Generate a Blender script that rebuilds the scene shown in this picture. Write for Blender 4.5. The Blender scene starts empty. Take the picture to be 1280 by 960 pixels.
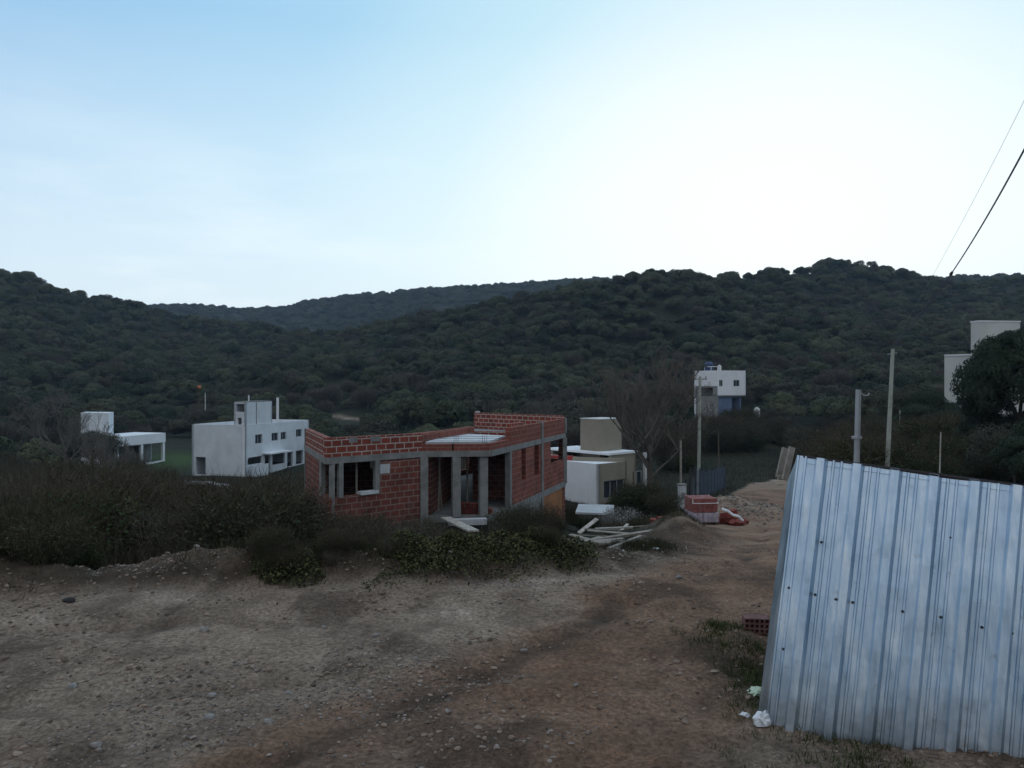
import bpy, math, random
import numpy as np
from mathutils import Vector, Matrix
PI = math.pi
rng = np.random.default_rng(7)
random.seed(7)
sc = bpy.context.scene
COL = sc.collection
F, CX, CY, EYE = 950.0, 640.0, 480.0, 2.3

def P(px, py, d):                      # a point of the place, from its bearing, drop and distance
    return Vector(((px-CX)/F*d, d, EYE+(CY-py)/F*d))
def zat(py, d): return EYE+(CY-py)/F*d

# ------------------------------------------------------------------ materials
def nt(m):
    m.use_nodes = True
    t = m.node_tree
    t.nodes.clear()
    return t, t.nodes, t.links
def node(ns, ty, **kw):
    n = ns.new(ty)
    for k, v in kw.items(): setattr(n, k, v)
    return n
def ramp(ns, stops):
    r = ns.new('ShaderNodeValToRGB')
    el = r.color_ramp.elements
    while len(el) < len(stops): el.new(0.5)
    for e, (p, c) in zip(el, stops):
        e.position = p; e.color = (c[0], c[1], c[2], 1) if hasattr(c, '__len__') else (c, c, c, 1)
    return r
def simple(name, col, rough=.8, metal=0., var=.25, scale=3., bump=.0, bscale=30., spec=.3, stain=None, stain_amt=.5, coord='Object'):
    m = bpy.data.materials.new(name); t, ns, L = nt(m)
    out = node(ns, 'ShaderNodeOutputMaterial'); b = node(ns, 'ShaderNodeBsdfPrincipled')
    L.new(b.outputs[0], out.inputs[0])
    b.inputs['Roughness'].default_value = rough; b.inputs['Metallic'].default_value = metal
    b.inputs['Specular IOR Level'].default_value = spec
    tc = node(ns, 'ShaderNodeTexCoord')
    n1 = node(ns, 'ShaderNodeTexNoise'); n1.inputs['Scale'].default_value = scale; n1.inputs['Detail'].default_value = 8; n1.inputs['Roughness'].default_value = .65
    L.new(tc.outputs[coord], n1.inputs['Vector'])
    lo = [c*(1-var) for c in col]; hi = [min(1, c*(1+var)) for c in col]
    r = ramp(ns, [(.3, lo), (.7, hi)]); L.new(n1.outputs['Fac'], r.inputs['Fac'])
    last = r.outputs['Color']
    if stain:
        n2 = node(ns, 'ShaderNodeTexNoise'); n2.inputs['Scale'].default_value = scale*.6; n2.inputs['Detail'].default_value = 10; n2.inputs['Roughness'].default_value = .7
        mp = node(ns, 'ShaderNodeMapping'); mp.inputs['Scale'].default_value = (1, 1, .35); mp.inputs['Location'].default_value = (3.1, 7.7, 1.2)
        L.new(tc.outputs[coord], mp.inputs['Vector']); L.new(mp.outputs[0], n2.inputs['Vector'])
        r2 = ramp(ns, [(.5, 0), (.68, stain_amt)]); L.new(n2.outputs['Fac'], r2.inputs['Fac'])
        mx = node(ns, 'ShaderNodeMix', data_type='RGBA'); mx.inputs['B'].default_value = (*stain, 1)
        L.new(r2.outputs['Color'], mx.inputs['Factor']); L.new(last, mx.inputs['A']); last = mx.outputs['Result']
    L.new(last, b.inputs['Base Color'])
    if bump:
        n3 = node(ns, 'ShaderNodeTexNoise'); n3.inputs['Scale'].default_value = bscale; n3.inputs['Detail'].default_value = 6
        L.new(tc.outputs[coord], n3.inputs['Vector'])
        bp = node(ns, 'ShaderNodeBump'); bp.inputs['Strength'].default_value = bump; bp.inputs['Distance'].default_value = .02
        L.new(n3.outputs['Fac'], bp.inputs['Height']); L.new(bp.outputs[0], b.inputs['Normal'])
    return m
def brick_mat(name, c1, c2, mortar, bw=.345, rh=.195, ms=.014, odd=None):
    m = bpy.data.materials.new(name); t, ns, L = nt(m)
    out = node(ns, 'ShaderNodeOutputMaterial'); b = node(ns, 'ShaderNodeBsdfPrincipled'); L.new(b.outputs[0], out.inputs[0])
    b.inputs['Roughness'].default_value = .9; b.inputs['Specular IOR Level'].default_value = .2
    uv = node(ns, 'ShaderNodeUVMap')
    nz = node(ns, 'ShaderNodeTexNoise'); nz.inputs['Scale'].default_value = 2.2; nz.inputs['Detail'].default_value = 3
    L.new(uv.outputs[0], nz.inputs['Vector'])
    dis = node(ns, 'ShaderNodeMix', data_type='VECTOR'); dis.inputs['Factor'].default_value = .015
    L.new(uv.outputs[0], dis.inputs['A']); L.new(nz.outputs['Color'], dis.inputs['B'])
    br = node(ns, 'ShaderNodeTexBrick'); L.new(dis.outputs['Result'], br.inputs['Vector'])
    br.inputs['Color1'].default_value = (*c1, 1); br.inputs['Color2'].default_value = (*c2, 1); br.inputs['Mortar'].default_value = (*mortar, 1)
    br.inputs['Scale'].default_value = 1; br.inputs['Brick Width'].default_value = bw; br.inputs['Row Height'].default_value = rh
    br.inputs['Mortar Size'].default_value = ms; br.inputs['Mortar Smooth'].default_value = .15; br.inputs['Bias'].default_value = 0
    n2 = node(ns, 'ShaderNodeTexNoise'); n2.inputs['Scale'].default_value = 1.3; n2.inputs['Detail'].default_value = 9; n2.inputs['Roughness'].default_value = .7
    L.new(uv.outputs[0], n2.inputs['Vector'])
    r = ramp(ns, [(.3, .55), (.6, 1.), (.8, 1.25)]); L.new(n2.outputs['Fac'], r.inputs['Fac'])
    mx = node(ns, 'ShaderNodeMix', data_type='RGBA', blend_type='MULTIPLY'); mx.inputs['Factor'].default_value = 1
    L.new(br.outputs['Color'], mx.inputs['A']); L.new(r.outputs['Color'], mx.inputs['B'])
    # patches of smeared mortar
    n4 = node(ns, 'ShaderNodeTexNoise'); n4.inputs['Scale'].default_value = .9; n4.inputs['Detail'].default_value = 12; n4.inputs['Roughness'].default_value = .75
    mp = node(ns, 'ShaderNodeMapping'); mp.inputs['Location'].default_value = (5, 9, 0); L.new(uv.outputs[0], mp.inputs['Vector']); L.new(mp.outputs[0], n4.inputs['Vector'])
    r4 = ramp(ns, [(.58, 0), (.72, .55)]); L.new(n4.outputs['Fac'], r4.inputs['Fac'])
    m2 = node(ns, 'ShaderNodeMix', data_type='RGBA'); m2.inputs['B'].default_value = (*[c*.8 for c in mortar], 1)
    L.new(r4.outputs['Color'], m2.inputs['Factor']); L.new(mx.outputs['Result'], m2.inputs['A'])
    L.new(m2.outputs['Result'], b.inputs['Base Color'])
    bp = node(ns, 'ShaderNodeBump'); bp.inputs['Strength'].default_value = .6; bp.inputs['Distance'].default_value = .015; bp.invert = True
    L.new(br.outputs['Fac'], bp.inputs['Height']); L.new(bp.outputs[0], b.inputs['Normal'])
    return m
def leaf_mat(name, cols, rnd=.5):
    m = bpy.data.materials.new(name); t, ns, L = nt(m)
    out = node(ns, 'ShaderNodeOutputMaterial'); b = node(ns, 'ShaderNodeBsdfPrincipled'); L.new(b.outputs[0], out.inputs[0])
    b.inputs['Roughness'].default_value = .75; b.inputs['Specular IOR Level'].default_value = .12
    oi = node(ns, 'ShaderNodeObjectInfo'); at = node(ns, 'ShaderNodeAttribute', attribute_name='tone')
    r = ramp(ns, [(i/(len(cols)-1), [k*.74 for k in c]) for i, c in enumerate(cols)]); L.new(oi.outputs['Random'], r.inputs['Fac'])
    r2 = ramp(ns, [(0, 1-rnd), (1, 1+rnd)]); L.new(at.outputs['Fac'], r2.inputs['Fac'])
    mx = node(ns, 'ShaderNodeMix', data_type='RGBA', blend_type='MULTIPLY'); mx.inputs['Factor'].default_value = 1
    L.new(r.outputs['Color'], mx.inputs['A']); L.new(r2.outputs['Color'], mx.inputs['B']); L.new(mx.outputs['Result'], b.inputs['Base Color'])
    return m

M = {}
M['leaf_green'] = leaf_mat('leaf_green', [(.050, .064, .034), (.078, .092, .048), (.058, .068, .036), (.105, .118, .064), (.078, .074, .048)])
M['leaf_dark'] = leaf_mat('leaf_dark', [(.026, .042, .024), (.036, .054, .028)])
M['leaf_grey'] = leaf_mat('leaf_grey', [(.064, .072, .048), (.08, .084, .058), (.07, .068, .048)])
M['twig'] = leaf_mat('twig', [(.11, .098, .08), (.14, .125, .105), (.10, .088, .07)])
M['twig_brown'] = leaf_mat('twig_brown', [(.072, .062, .040), (.092, .074, .048), (.060, .054, .034)])
M['leaf_weed'] = leaf_mat('leaf_weed', [(.05, .085, .028), (.065, .09, .03), (.055, .075, .03)])
M['leaf_bank'] = leaf_mat('leaf_bank', [(.066, .072, .028), (.075, .078, .032)], .8)
M['leaf_rough'] = leaf_mat('leaf_rough', [(.058, .058, .032), (.065, .06, .036)])
M['straw'] = leaf_mat('straw', [(.15, .125, .08), (.12, .10, .06)])
M['blossom'] = leaf_mat('blossom', [(.45, .45, .42), (.5, .5, .47)], .3)
M['bark'] = simple('bark', (.075, .062, .05), .95, bump=.6, bscale=14)
M['bark_mid'] = simple('bark_mid', (.115, .10, .086), .95)
M['bark_pale'] = simple('bark_pale', (.17, .15, .12), .95, bump=.5, bscale=14)
M['brick'] = brick_mat('hollow_brick', (.29, .072, .046), (.19, .050, .038), (.50, .44, .39), ms=.017)
M['brick_low'] = brick_mat('hollow_brick_smeared', (.22, .07, .05), (.15, .052, .04), (.27, .19, .16), ms=.018)
M['brick_side'] = brick_mat('hollow_brick_tight', (.28, .09, .062), (.20, .066, .05), (.36, .24, .2), ms=.008)
M['concrete'] = simple('raw_concrete', (.22, .225, .215), .9, var=.3, bump=.4, stain=(.12, .12, .115))
M['concrete_pale'] = simple('pale_concrete', (.52, .54, .55), .9, var=.15, bump=.2, stain=(.3, .3, .3), stain_amt=.4)
M['white'] = simple('white_render', (.62, .66, .68), .85, var=.12, scale=.5, bump=.15, stain=(.38, .41, .42), stain_amt=.5)
M['white2'] = simple('white_paint', (.74, .76, .77), .8, var=.08, scale=.6, stain=(.5, .52, .54), stain_amt=.35)
M['tan'] = simple('tan_render', (.28, .25, .195), .9, var=.1, scale=.7, stain=(.2, .18, .14), stain_amt=.4)
M['ochre'] = simple('ochre_wall', (.34, .15, .065), .9, var=.3, scale=1.2, stain=(.14, .09, .06), stain_amt=.6)
M['cream'] = simple('cream_render', (.58, .59, .56), .85, var=.08, scale=.4, stain=(.32, .32, .29), stain_amt=.35)
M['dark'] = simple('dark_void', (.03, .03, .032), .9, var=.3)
M['glass'] = simple('window_glass', (.03, .036, .045), .12, var=.1, spec=.5)
M['frame'] = simple('window_frame', (.35, .37, .38), .5, var=.1)
M['blue'] = simple('blue_plastic', (.03, .05, .12), .45, var=.15)
M['bluewall'] = simple('blue_painted_wall', (.12, .17, .27), .8, var=.2, scale=1.)
M['redbrick'] = simple('loose_brick', (.23, .06, .046), .9, var=.35, scale=9)
M['brick_dusty'] = simple('brick_dusty', (.17, .085, .075), .9, var=.35, scale=9)
M['redbrick_dull'] = simple('dusty_brick', (.24, .085, .075), .9, var=.4, scale=7, stain=(.33, .26, .25))
M['wrap'] = simple('plastic_wrapped_brick', (.40, .36, .42), .4, var=.35, scale=7, stain=(.25, .12, .12), stain_amt=.8)
M['plastic'] = simple('white_plastic', (.75, .78, .8), .4, var=.12, scale=12, bump=.5, bscale=25)
M['plastic_green'] = simple('pale_green_plastic', (.5, .6, .45), .45, var=.2, scale=12)
M['wood'] = simple('weathered_timber', (.27, .245, .21), .9, var=.35, scale=6, bump=.4, stain=(.12, .10, .08))
M['wood_pale'] = simple('pale_timber', (.42, .39, .34), .9, var=.3, scale=6, stain=(.2, .17, .13))
M['wood_dark'] = simple('dark_timber', (.11, .09, .07), .9, var=.3, scale=6)
M['pole'] = simple('concrete_pole', (.36, .38, .33), .9, var=.2, scale=3)
M['galv'] = simple('galvanised_steel', (.42, .45, .48), .5, metal=.6, var=.15)
M['steel_dark'] = simple('dark_steel', (.05, .05, .055), .6, metal=.5, var=.2)
M['wiremesh'] = simple('fence_wire', (.07, .09, .13), .6, metal=.3, var=.2)
M['cable'] = simple('cable_sheath', (.10, .09, .16), .6, var=.1)
M['orange'] = simple('orange_plastic', (.5, .13, .05), .5, var=.05)
M['stone'] = simple('stone', (.22, .205, .19), .95, var=.4, scale=1.5, coord='Generated')
M['red_paint'] = simple('red_render', (.35, .05, .04), .8, var=.15)

def sheet_mat():
    m = bpy.data.materials.new('corrugated_galvalume'); t, ns, L = nt(m)
    out = node(ns, 'ShaderNodeOutputMaterial'); b = node(ns, 'ShaderNodeBsdfPrincipled'); L.new(b.outputs[0], out.inputs[0])
    b.inputs['Metallic'].default_value = .85; b.inputs['Specular IOR Level'].default_value = .5
    tc = node(ns, 'ShaderNodeTexCoord')
    mp = node(ns, 'ShaderNodeMapping'); mp.inputs['Scale'].default_value = (8, 8, .35); L.new(tc.outputs['Object'], mp.inputs[0])
    n1 = node(ns, 'ShaderNodeTexNoise'); n1.inputs['Scale'].default_value = 1.6; n1.inputs['Detail'].default_value = 9; n1.inputs['Roughness'].default_value = .65; L.new(mp.outputs[0], n1.inputs[0])
    r = ramp(ns, [(.34, (.42, .56, .69)), (.5, (.56, .70, .83)), (.66, (.76, .87, .95))]); L.new(n1.outputs['Fac'], r.inputs['Fac'])
    n2 = node(ns, 'ShaderNodeTexNoise'); n2.inputs['Scale'].default_value = 9; n2.inputs['Detail'].default_value = 10; n2.inputs['Roughness'].default_value = .75; L.new(tc.outputs['Object'], n2.inputs[0])
    r2 = ramp(ns, [(.60, 0), (.72, .6)]); L.new(n2.outputs['Fac'], r2.inputs['Fac'])
    mx = node(ns, 'ShaderNodeMix', data_type='RGBA'); mx.inputs['B'].default_value = (.2, .21, .22, 1)
    L.new(r2.outputs['Color'], mx.inputs['Factor']); L.new(r.outputs['Color'], mx.inputs['A'])
    # splashed soil near the foot of the sheet
    sp = node(ns, 'ShaderNodeSeparateXYZ'); L.new(tc.outputs['Object'], sp.inputs[0])
    ma = node(ns, 'ShaderNodeMapRange'); ma.inputs[1].default_value = .45; ma.inputs[2].default_value = .05; L.new(sp.outputs['Z'], ma.inputs[0])
    mm = node(ns, 'ShaderNodeMath', operation='MULTIPLY'); L.new(ma.outputs[0], mm.inputs[0]); L.new(n2.outputs['Fac'], mm.inputs[1])
    m3 = node(ns, 'ShaderNodeMix', data_type='RGBA'); m3.inputs['B'].default_value = (.20, .17, .14, 1)
    L.new(mm.outputs[0], m3.inputs['Factor']); L.new(mx.outputs['Result'], m3.inputs['A'])
    L.new(m3.outputs['Result'], b.inputs['Base Color'])
    r3 = ramp(ns, [(.3, .26), (.7, .42)]); L.new(n1.outputs['Fac'], r3.inputs['Fac']); L.new(r3.outputs['Color'], b.inputs['Roughness'])
    bp = node(ns, 'ShaderNodeBump'); bp.inputs['Strength'].default_value = .25; bp.inputs['Distance'].default_value = .02
    n4 = node(ns, 'ShaderNodeTexNoise'); n4.inputs['Scale'].default_value = 3; n4.inputs['Detail'].default_value = 3; L.new(tc.outputs['Object'], n4.inputs[0])
    L.new(n4.outputs['Fac'], bp.inputs['Height']); L.new(bp.outputs[0], b.inputs['Normal'])
    return m
M['sheet'] = sheet_mat()

# ------------------------------------------------------------------ mesh helpers
class MB:
    def __init__(s): s.v = []; s.f = []; s.uv = []; s.sm = []
    def face(s, pts, uvs=None, smooth=False):
        i = len(s.v); s.v += [tuple(p) for p in pts]; s.f.append(tuple(range(i, i+len(pts))))
        s.uv += list(uvs) if uvs else [(p[0], p[2]) for p in pts]; s.sm.append(smooth)
    def box(s, c, size, ax=None, taper=1.):
        c = Vector(c); hx, hy, hz = [a/2 for a in size]
        A = ax or (Vector((1, 0, 0)), Vector((0, 1, 0)), Vector((0, 0, 1)))
        def q(i, j, k):
            tp = taper if k > 0 else 1
            return c+A[0]*(i*hx*tp)+A[1]*(j*hy*tp)+A[2]*(k*hz)
        for quad, fu in (([(-1,-1,-1),(1,-1,-1),(1,-1,1),(-1,-1,1)], 0), ([(1,1,-1),(-1,1,-1),(-1,1,1),(1,1,1)], 0),
                         ([(1,-1,-1),(1,1,-1),(1,1,1),(1,-1,1)], 1), ([(-1,1,-1),(-1,-1,-1),(-1,-1,1),(-1,1,1)], 1),
                         ([(-1,-1,1),(1,-1,1),(1,1,1),(-1,1,1)], 2), ([(-1,1,-1),(1,1,-1),(1,-1,-1),(-1,-1,-1)], 2)):
            pts = [q(*k) for k in quad]
            uv = [((k[0]*hx, k[2]*hz), (k[1]*hy, k[2]*hz), (k[0]*hx, k[1]*hy))[fu] for k in quad]
            s.face(pts, uv)
        return s
    def tube(s, p0, p1, r0, r1=None, n=8, cap=True):
        p0, p1 = Vector(p0), Vector(p1); r1 = r0 if r1 is None else r1
        d = (p1-p0); 
        if d.length < 1e-6: return s
        d = d.normalized(); a = d.orthogonal().normalized(); b = d.cross(a)
        R0 = [p0+(a*math.cos(2*PI*i/n)+b*math.sin(2*PI*i/n))*r0 for i in range(n)]
        R1 = [p1+(a*math.cos(2*PI*i/n)+b*math.sin(2*PI*i/n))*r1 for i in range(n)]
        for i in range(n):
            j = (i+1) % n; s.face([R0[i], R0[j], R1[j], R1[i]], smooth=n > 5)
        if cap: s.face(R0[::-1]); s.face(R1)
        return s
    def mesh(s, name):
        me = bpy.data.meshes.new(name); me.from_pydata(s.v, [], s.f)
        u = me.uv_layers.new(name='UVMap'); u.data.foreach_set('uv', [c for p in s.uv for c in p])
        me.polygons.foreach_set('use_smooth', s.sm); me.update(); return me
    def build(s, name, mat, parent=None, loc=None, rz=0., bevel=0.):
        me = s.mesh(name); me.materials.append(mat)
        o = bpy.data.objects.new(name, me); COL.objects.link(o)
        if loc is not None: o.location = loc
        if rz: o.rotation_euler[2] = rz
        if parent: o.parent = parent
        if bevel:
            bm = o.modifiers.new('bevel', 'BEVEL'); bm.width = bevel; bm.segments = 1; bm.limit_method = 'ANGLE'
        return o
def tag(o, label=None, cat=None, group=None, kind=None):
    if label: o['label'] = label
    if cat: o['category'] = cat
    if group: o['group'] = group
    if kind: o['kind'] = kind
    return o
def empty(name, loc, label, cat, rz=0., group=None):
    o = bpy.data.objects.new(name, None); COL.objects.link(o); o.location = loc; o.rotation_euler[2] = rz
    o.empty_display_size = .3
    return tag(o, label, cat, group)
def copy_tree(o, parent=None):
    c = o.copy(); COL.objects.link(c)
    if parent: c.parent = parent
    for ch in [k for k in o.children]: copy_tree(ch, c)
    return c
def np_mesh(name, V, Q, mat, tone=None, smooth=False):
    me = bpy.data.meshes.new(name); k = Q.shape[1]
    me.vertices.add(len(V)); me.vertices.foreach_set('co', np.ascontiguousarray(V, dtype=np.float32).ravel())
    me.loops.add(Q.size); me.loops.foreach_set('vertex_index', np.ascontiguousarray(Q, dtype=np.int32).ravel())
    me.polygons.add(len(Q)); me.polygons.foreach_set('loop_start', np.arange(0, Q.size, k, dtype=np.int32))
    try: me.polygons.foreach_set('loop_total', np.full(len(Q), k, dtype=np.int32))
    except Exception: pass
    me.polygons.foreach_set('use_smooth', np.full(len(Q), smooth))
    if tone is not None:
        a = me.attributes.new('tone', 'FLOAT', 'FACE'); a.data.foreach_set('value', np.ascontiguousarray(tone, dtype=np.float32))
    me.update(calc_edges=True); me.materials.append(mat); return me

# ------------------------------------------------------------------ value noise
_perm = rng.random((256, 256))
def vnoise(x, y, seed=0):
    x = x+seed*17.3; y = y+seed*31.7
    xi = np.floor(x).astype(int); yi = np.floor(y).astype(int); fx = x-xi; fy = y-yi
    fx = fx*fx*(3-2*fx); fy = fy*fy*(3-2*fy)
    g = lambda a, b: _perm[a & 255, b & 255]
    return (g(xi, yi)*(1-fx)+g(xi+1, yi)*fx)*(1-fy)+(g(xi, yi+1)*(1-fx)+g(xi+1, yi+1)*fx)*fy-.5
def fbm(x, y, oct=4, seed=0, gain=.5):
    t = 0; a = 1
    for o in range(oct): t = t+a*vnoise(x*2**o, y*2**o, seed+o); a *= gain
    return t
def sstep(a, b, x):
    t = np.clip((x-a)/(b-a), 0, 1); return t*t*(3-2*t)

# ------------------------------------------------------------------ terrain
def pchip(xk, yk, x):
    xk = np.asarray(xk, float); yk = np.asarray(yk, float); h = np.diff(xk); dl = np.diff(yk)/h
    m = np.zeros(len(xk)); m[0] = dl[0]; m[-1] = dl[-1]
    for i in range(1, len(xk)-1):
        if dl[i-1]*dl[i] > 0:
            w1 = 2*h[i]+h[i-1]; w2 = h[i]+2*h[i-1]; m[i] = (w1+w2)/(w1/dl[i-1]+w2/dl[i])
    x = np.clip(x, xk[0], xk[-1]); i = np.clip(np.searchsorted(xk, x)-1, 0, len(xk)-2)
    t = (x-xk[i])/h[i]
    return ((2*t**3-3*t**2+1)*yk[i]+(t**3-2*t**2+t)*h[i]*m[i]+(-2*t**3+3*t**2)*yk[i+1]+(t**3-t**2)*h[i]*m[i+1])
nearL = [(8, 0), (10, -.25), (14, -1.25), (20, -2.4), (30, -3.9), (45, -5.8), (65, -7.4), (85, -8.1)]
nearC = [(8, 0), (10, -.2), (14, -1.2), (20, -2.3), (26, -2.9), (34, -3.7), (50, -5.6), (65, -6.9), (85, -8.)]
near7 = [(8, 0), (12, -.55), (20, -2.0), (30, -3.5), (50, -6.1), (65, -6.8), (85, -7.)]
near8 = [(8, 0), (12, -.5), (18, -1.4), (26, -2.6), (40, -4.5), (50, -5.6), (70, -6.3), (85, -6)]
near9 = [(8, 0), (12, -.5), (18, -1.4), (26, -2.5), (40, -4.1), (50, -4.9), (70, -5.9), (85, -5.8)]
nearR = [(8, 0), (12, -.5), (18, -1.3), (26, -2.2), (40, -3.3), (50, -3.6), (70, -3.7), (85, -3.2)]
cols = [(-150, nearL, 548, 505, 430, 300, 318), (0, nearL, 550, 510, 450, 300, 342), (100, nearL, 555, 520, 462, 320, 369), (160, nearL, 562, 522, 468, 330, 381),
        (240, nearL, 566, 528, 475, 330, 400), (320, nearL, 568, 522, 470, 330, 410), (400, nearL, 568, 520, 466, 310, 415), (470, nearC, 558, 516, 464, 290, 412),
        (540, nearC, 543, 512, 458, 280, 398), (600, nearC, 546, 512, 452, 270, 384), (680, nearC, 546, 507, 444, 265, 368), (720, near7, 545, 505, 440, 260, 362),
        (800, near8, 545, 500, 428, 250, 352), (860, near9, 530, 490, 426, 255, 350), (905, near9, 520, 487, 426, 268, 349), (960, near9, 530, 492, 430, 290, 342),
        (1040, near9, 545, 500, 432, 320, 332), (1090, nearR, 540, 500, 432, 320, 337), (1150, nearR, 525, 490, 430, 320, 351), (1280, nearR, 520, 480, 425, 330, 352),
        (1450, nearR, 520, 480, 420, 330, 345)]
R2x = [-150, 0, 100, 160, 200, 240, 280, 320, 360, 430, 500, 560, 640, 700, 760, 1100, 1150, 1200, 1280, 1450]
R2y = [395, 393, 378, 378.5, 376, 380, 386, 386, 381, 369, 365, 358, 357.5, 351, 350, 352, 350, 345, 344, 340]
LR = np.linspace(math.log(.4), math.log(2600), 520)
CAN = 2.3
azk, prof = [], []
for px, near, p110, p150, p200, rd, rpy in cols:
    az = math.atan((px-CX)/F); c = math.cos(az)
    pts = [(.4, 0), (4, 0)]+[(d/c, z) for d, z in near]
    pts += [(110/c, zat(p110, 110)), (150/c, zat(p150, 150)-1), (200/c, zat(p200, 200)-CAN*.7)]
    zr = zat(rpy, rd)-CAN
    pts += [((rd-28)/c, zr-(zr-pts[-1][1])*.38), (rd/c, zr), ((rd+35)/c, zr-3)]
    d2 = 760 if px < 1000 else 560
    z2 = zat(np.interp(px, R2x, R2y), d2)-CAN
    mid = (rd+d2)/2
    sight = min(zr, EYE+(zr-EYE)/rd*mid)
    pts += [(mid/c, min(z2, sight)-22), ((d2-90)/c, z2-20), (d2/c, z2), ((d2+150)/c, z2-18), (1300, z2-40), (2600, z2-40)]
    a = np.array(pts); azk.append(az); prof.append(pchip(np.log(a[:, 0]), a[:, 1], LR))
zb = np.zeros_like(LR); back = pchip(np.log([.4, 8, 20, 60, 120, 300, 2600]), [0, 0, .5, 3, 6, 15, 20], LR)
def_side = pchip(np.log([.4, 8, 20, 60, 120, 300, 700, 2600]), [0, 0, -.8, -2, 0, 40, 50, 50], LR)
azk = [-PI, -2.2, -1.25]+azk+[1.25, 2.2, PI]
prof = [back, back, .6*def_side+.4*prof[0]]+prof+[.6*def_side+.4*prof[-1], back, back]
azk = np.array(azk); prof = np.array(prof)
AZ = np.linspace(-PI, PI, 1441)
TAB = np.zeros((len(AZ), len(LR)))
for j in range(len(LR)): TAB[:, j] = pchip(azk, prof[:, j], AZ)
crx = np.array([-14, -9, -3.3, -1.5, 0, 1.3, 2.5, 3.9, 5.0, 5.6]); cry = np.array([9.3, 9.05, 9.15, 9.4, 9.95, 11.1, 13.3, 17.2, 21.5, 24.])
crh = np.array([.16, .2, .38, .42, .5, .30, .12, .28, .25, .1])
def seg_dist(x, y, X, Y, W):
    best = np.full(x.shape, 1e9); val = np.zeros(x.shape); sd = np.zeros(x.shape)
    for i in range(len(X)-1):
        dx, dy = X[i+1]-X[i], Y[i+1]-Y[i]; l2 = dx*dx+dy*dy
        t = np.clip(((x-X[i])*dx+(y-Y[i])*dy)/l2, 0, 1)
        d = np.hypot(x-X[i]-t*dx, y-Y[i]-t*dy); k = d < best
        best = np.where(k, d, best); val = np.where(k, W[i]+(W[i+1]-W[i])*t, val)
        sd = np.where(k, np.sign(dx*(y-Y[i])-dy*(x-X[i])), sd)
    return best, val, sd
# left edge of the road and its centre line
rdx = np.array([-6, -2.6, -.5, .5, 1.4, 2.8, 4.4, 6.5, 9.5, 15.5, 21.5, 28, 40]); rdy = np.array([-.5, 2.2, 4.4, 5.5, 6.7, 8.8, 12., 17.5, 27, 45, 60, 68, 74]); rdw = np.array([1.1, 1.1, 1.1, 1.05, 1.05, 1.4, 1.9, 2.2, 2.6, 2.8, 2.8, 2.6, 2.5])
def road_mask(x, y):
    d, w, _ = seg_dist(x, y, rdx, rdy, rdw)
    e = w+.45*fbm(x*.9, y*.9, 4, 4)
    return 1-sstep(-.25, .3, d-e)
def flat_mask(x, y):       # the bare open ground this side of the berm
    d, w, sd = seg_dist(x, y, crx, cry, crh)
    return np.where(((sd < 0) | (y < 8)) & (y < 25), sstep(.3, .9, d), 0)
def H(x, y):
    x = np.asarray(x, float); y = np.asarray(y, float)
    r = np.maximum(np.hypot(x, y), .41); az = np.arctan2(x, y)
    fa = (az+PI)/(2*PI)*(len(AZ)-1); fr = (np.log(r)-LR[0])/(LR[1]-LR[0])
    ia = np.clip(fa.astype(int), 0, len(AZ)-2); ir = np.clip(fr.astype(int), 0, len(LR)-2); ta = fa-ia; tr = np.clip(fr-ir, 0, 1)
    z = (TAB[ia, ir]*(1-ta)+TAB[ia+1, ir]*ta)*(1-tr)+(TAB[ia, ir+1]*(1-ta)+TAB[ia+1, ir+1]*ta)*tr
    d, hgt, _ = seg_dist(x, y, crx, cry, crh)
    z = z+hgt*np.exp(-(d/.62)**2)*(1+.9*fbm(x*1.4, y*1.4, 4, 2))
    z = z+.5*np.exp(-(((x-10.6)/1.9)**2+((y-38)/4.5)**2))*(1+.6*fbm(x*.9, y*.9, 3, 3))
    z = z+.36*np.exp(-(((x-3.5)/1.15)**2+((y-17.6)/1.6)**2))*(1+1.1*fbm(x*1.7, y*1.7, 4, 13))
    z = z+.10*np.exp(-(((x-3.1)/.9)**2+((y-4.3)/.8)**2))
    z = z+.35*np.exp(-(((x+.3)/1.2)**2+((y-13.2)/1.3)**2))
    near = sstep(60, 25, r); far = sstep(90, 200, r)
    rm = road_mask(x, y)*sstep(90, 40, r)
    rough = near*(.10*fbm(x*.45, y*.45, 3, 9)+.03*fbm(x*2.2, y*2.2, 4, 5, .6))
    z = z+rough+far*3*fbm(x/45, y/45, 3, 11)+sstep(20, 60, r)*.6*fbm(x/9, y/9, 3, 12)*(1-rm)
    # wheel ruts along the road, and older ones crossing the open ground
    dc, w, sd = seg_dist(x, y, rdx, rdy, rdw); q = dc*sd
    wob = .22*vnoise(x*.5, y*.5, 21)
    rut = -.09*np.exp(-((q-.75+wob)/.16)**2)-.10*np.exp(-((q+.8+wob)/.17)**2)-.035*np.exp(-((q+1.45+wob)/.12)**2)+.022*np.exp(-((q+wob)/.3)**2)
    z = z+rut*rm*sstep(45, 20, r)*(.6+1.2*vnoise(x*1.3, y*1.3, 8))
    q2 = y-(5.9+.16*x)
    z = z-.03*near*(np.exp(-((q2-.1)/.15)**2)+np.exp(-((q2-1.4+.1*x)/.16)**2)+np.exp(-((q2-1.9)/.1)**2))*(x < 1.5)
    z = z+near*sstep(16, 9, r)*(.035*np.maximum(0, fbm(x*4, y*4, 3, 15))+.014*fbm(x*9, y*9, 2, 16)+.05*np.maximum(0, fbm(x*1.6, y*1.6, 4, 17)-.12))
    return z
def G(x, y): return float(H(np.array([x]), np.array([y]))[0])

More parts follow.
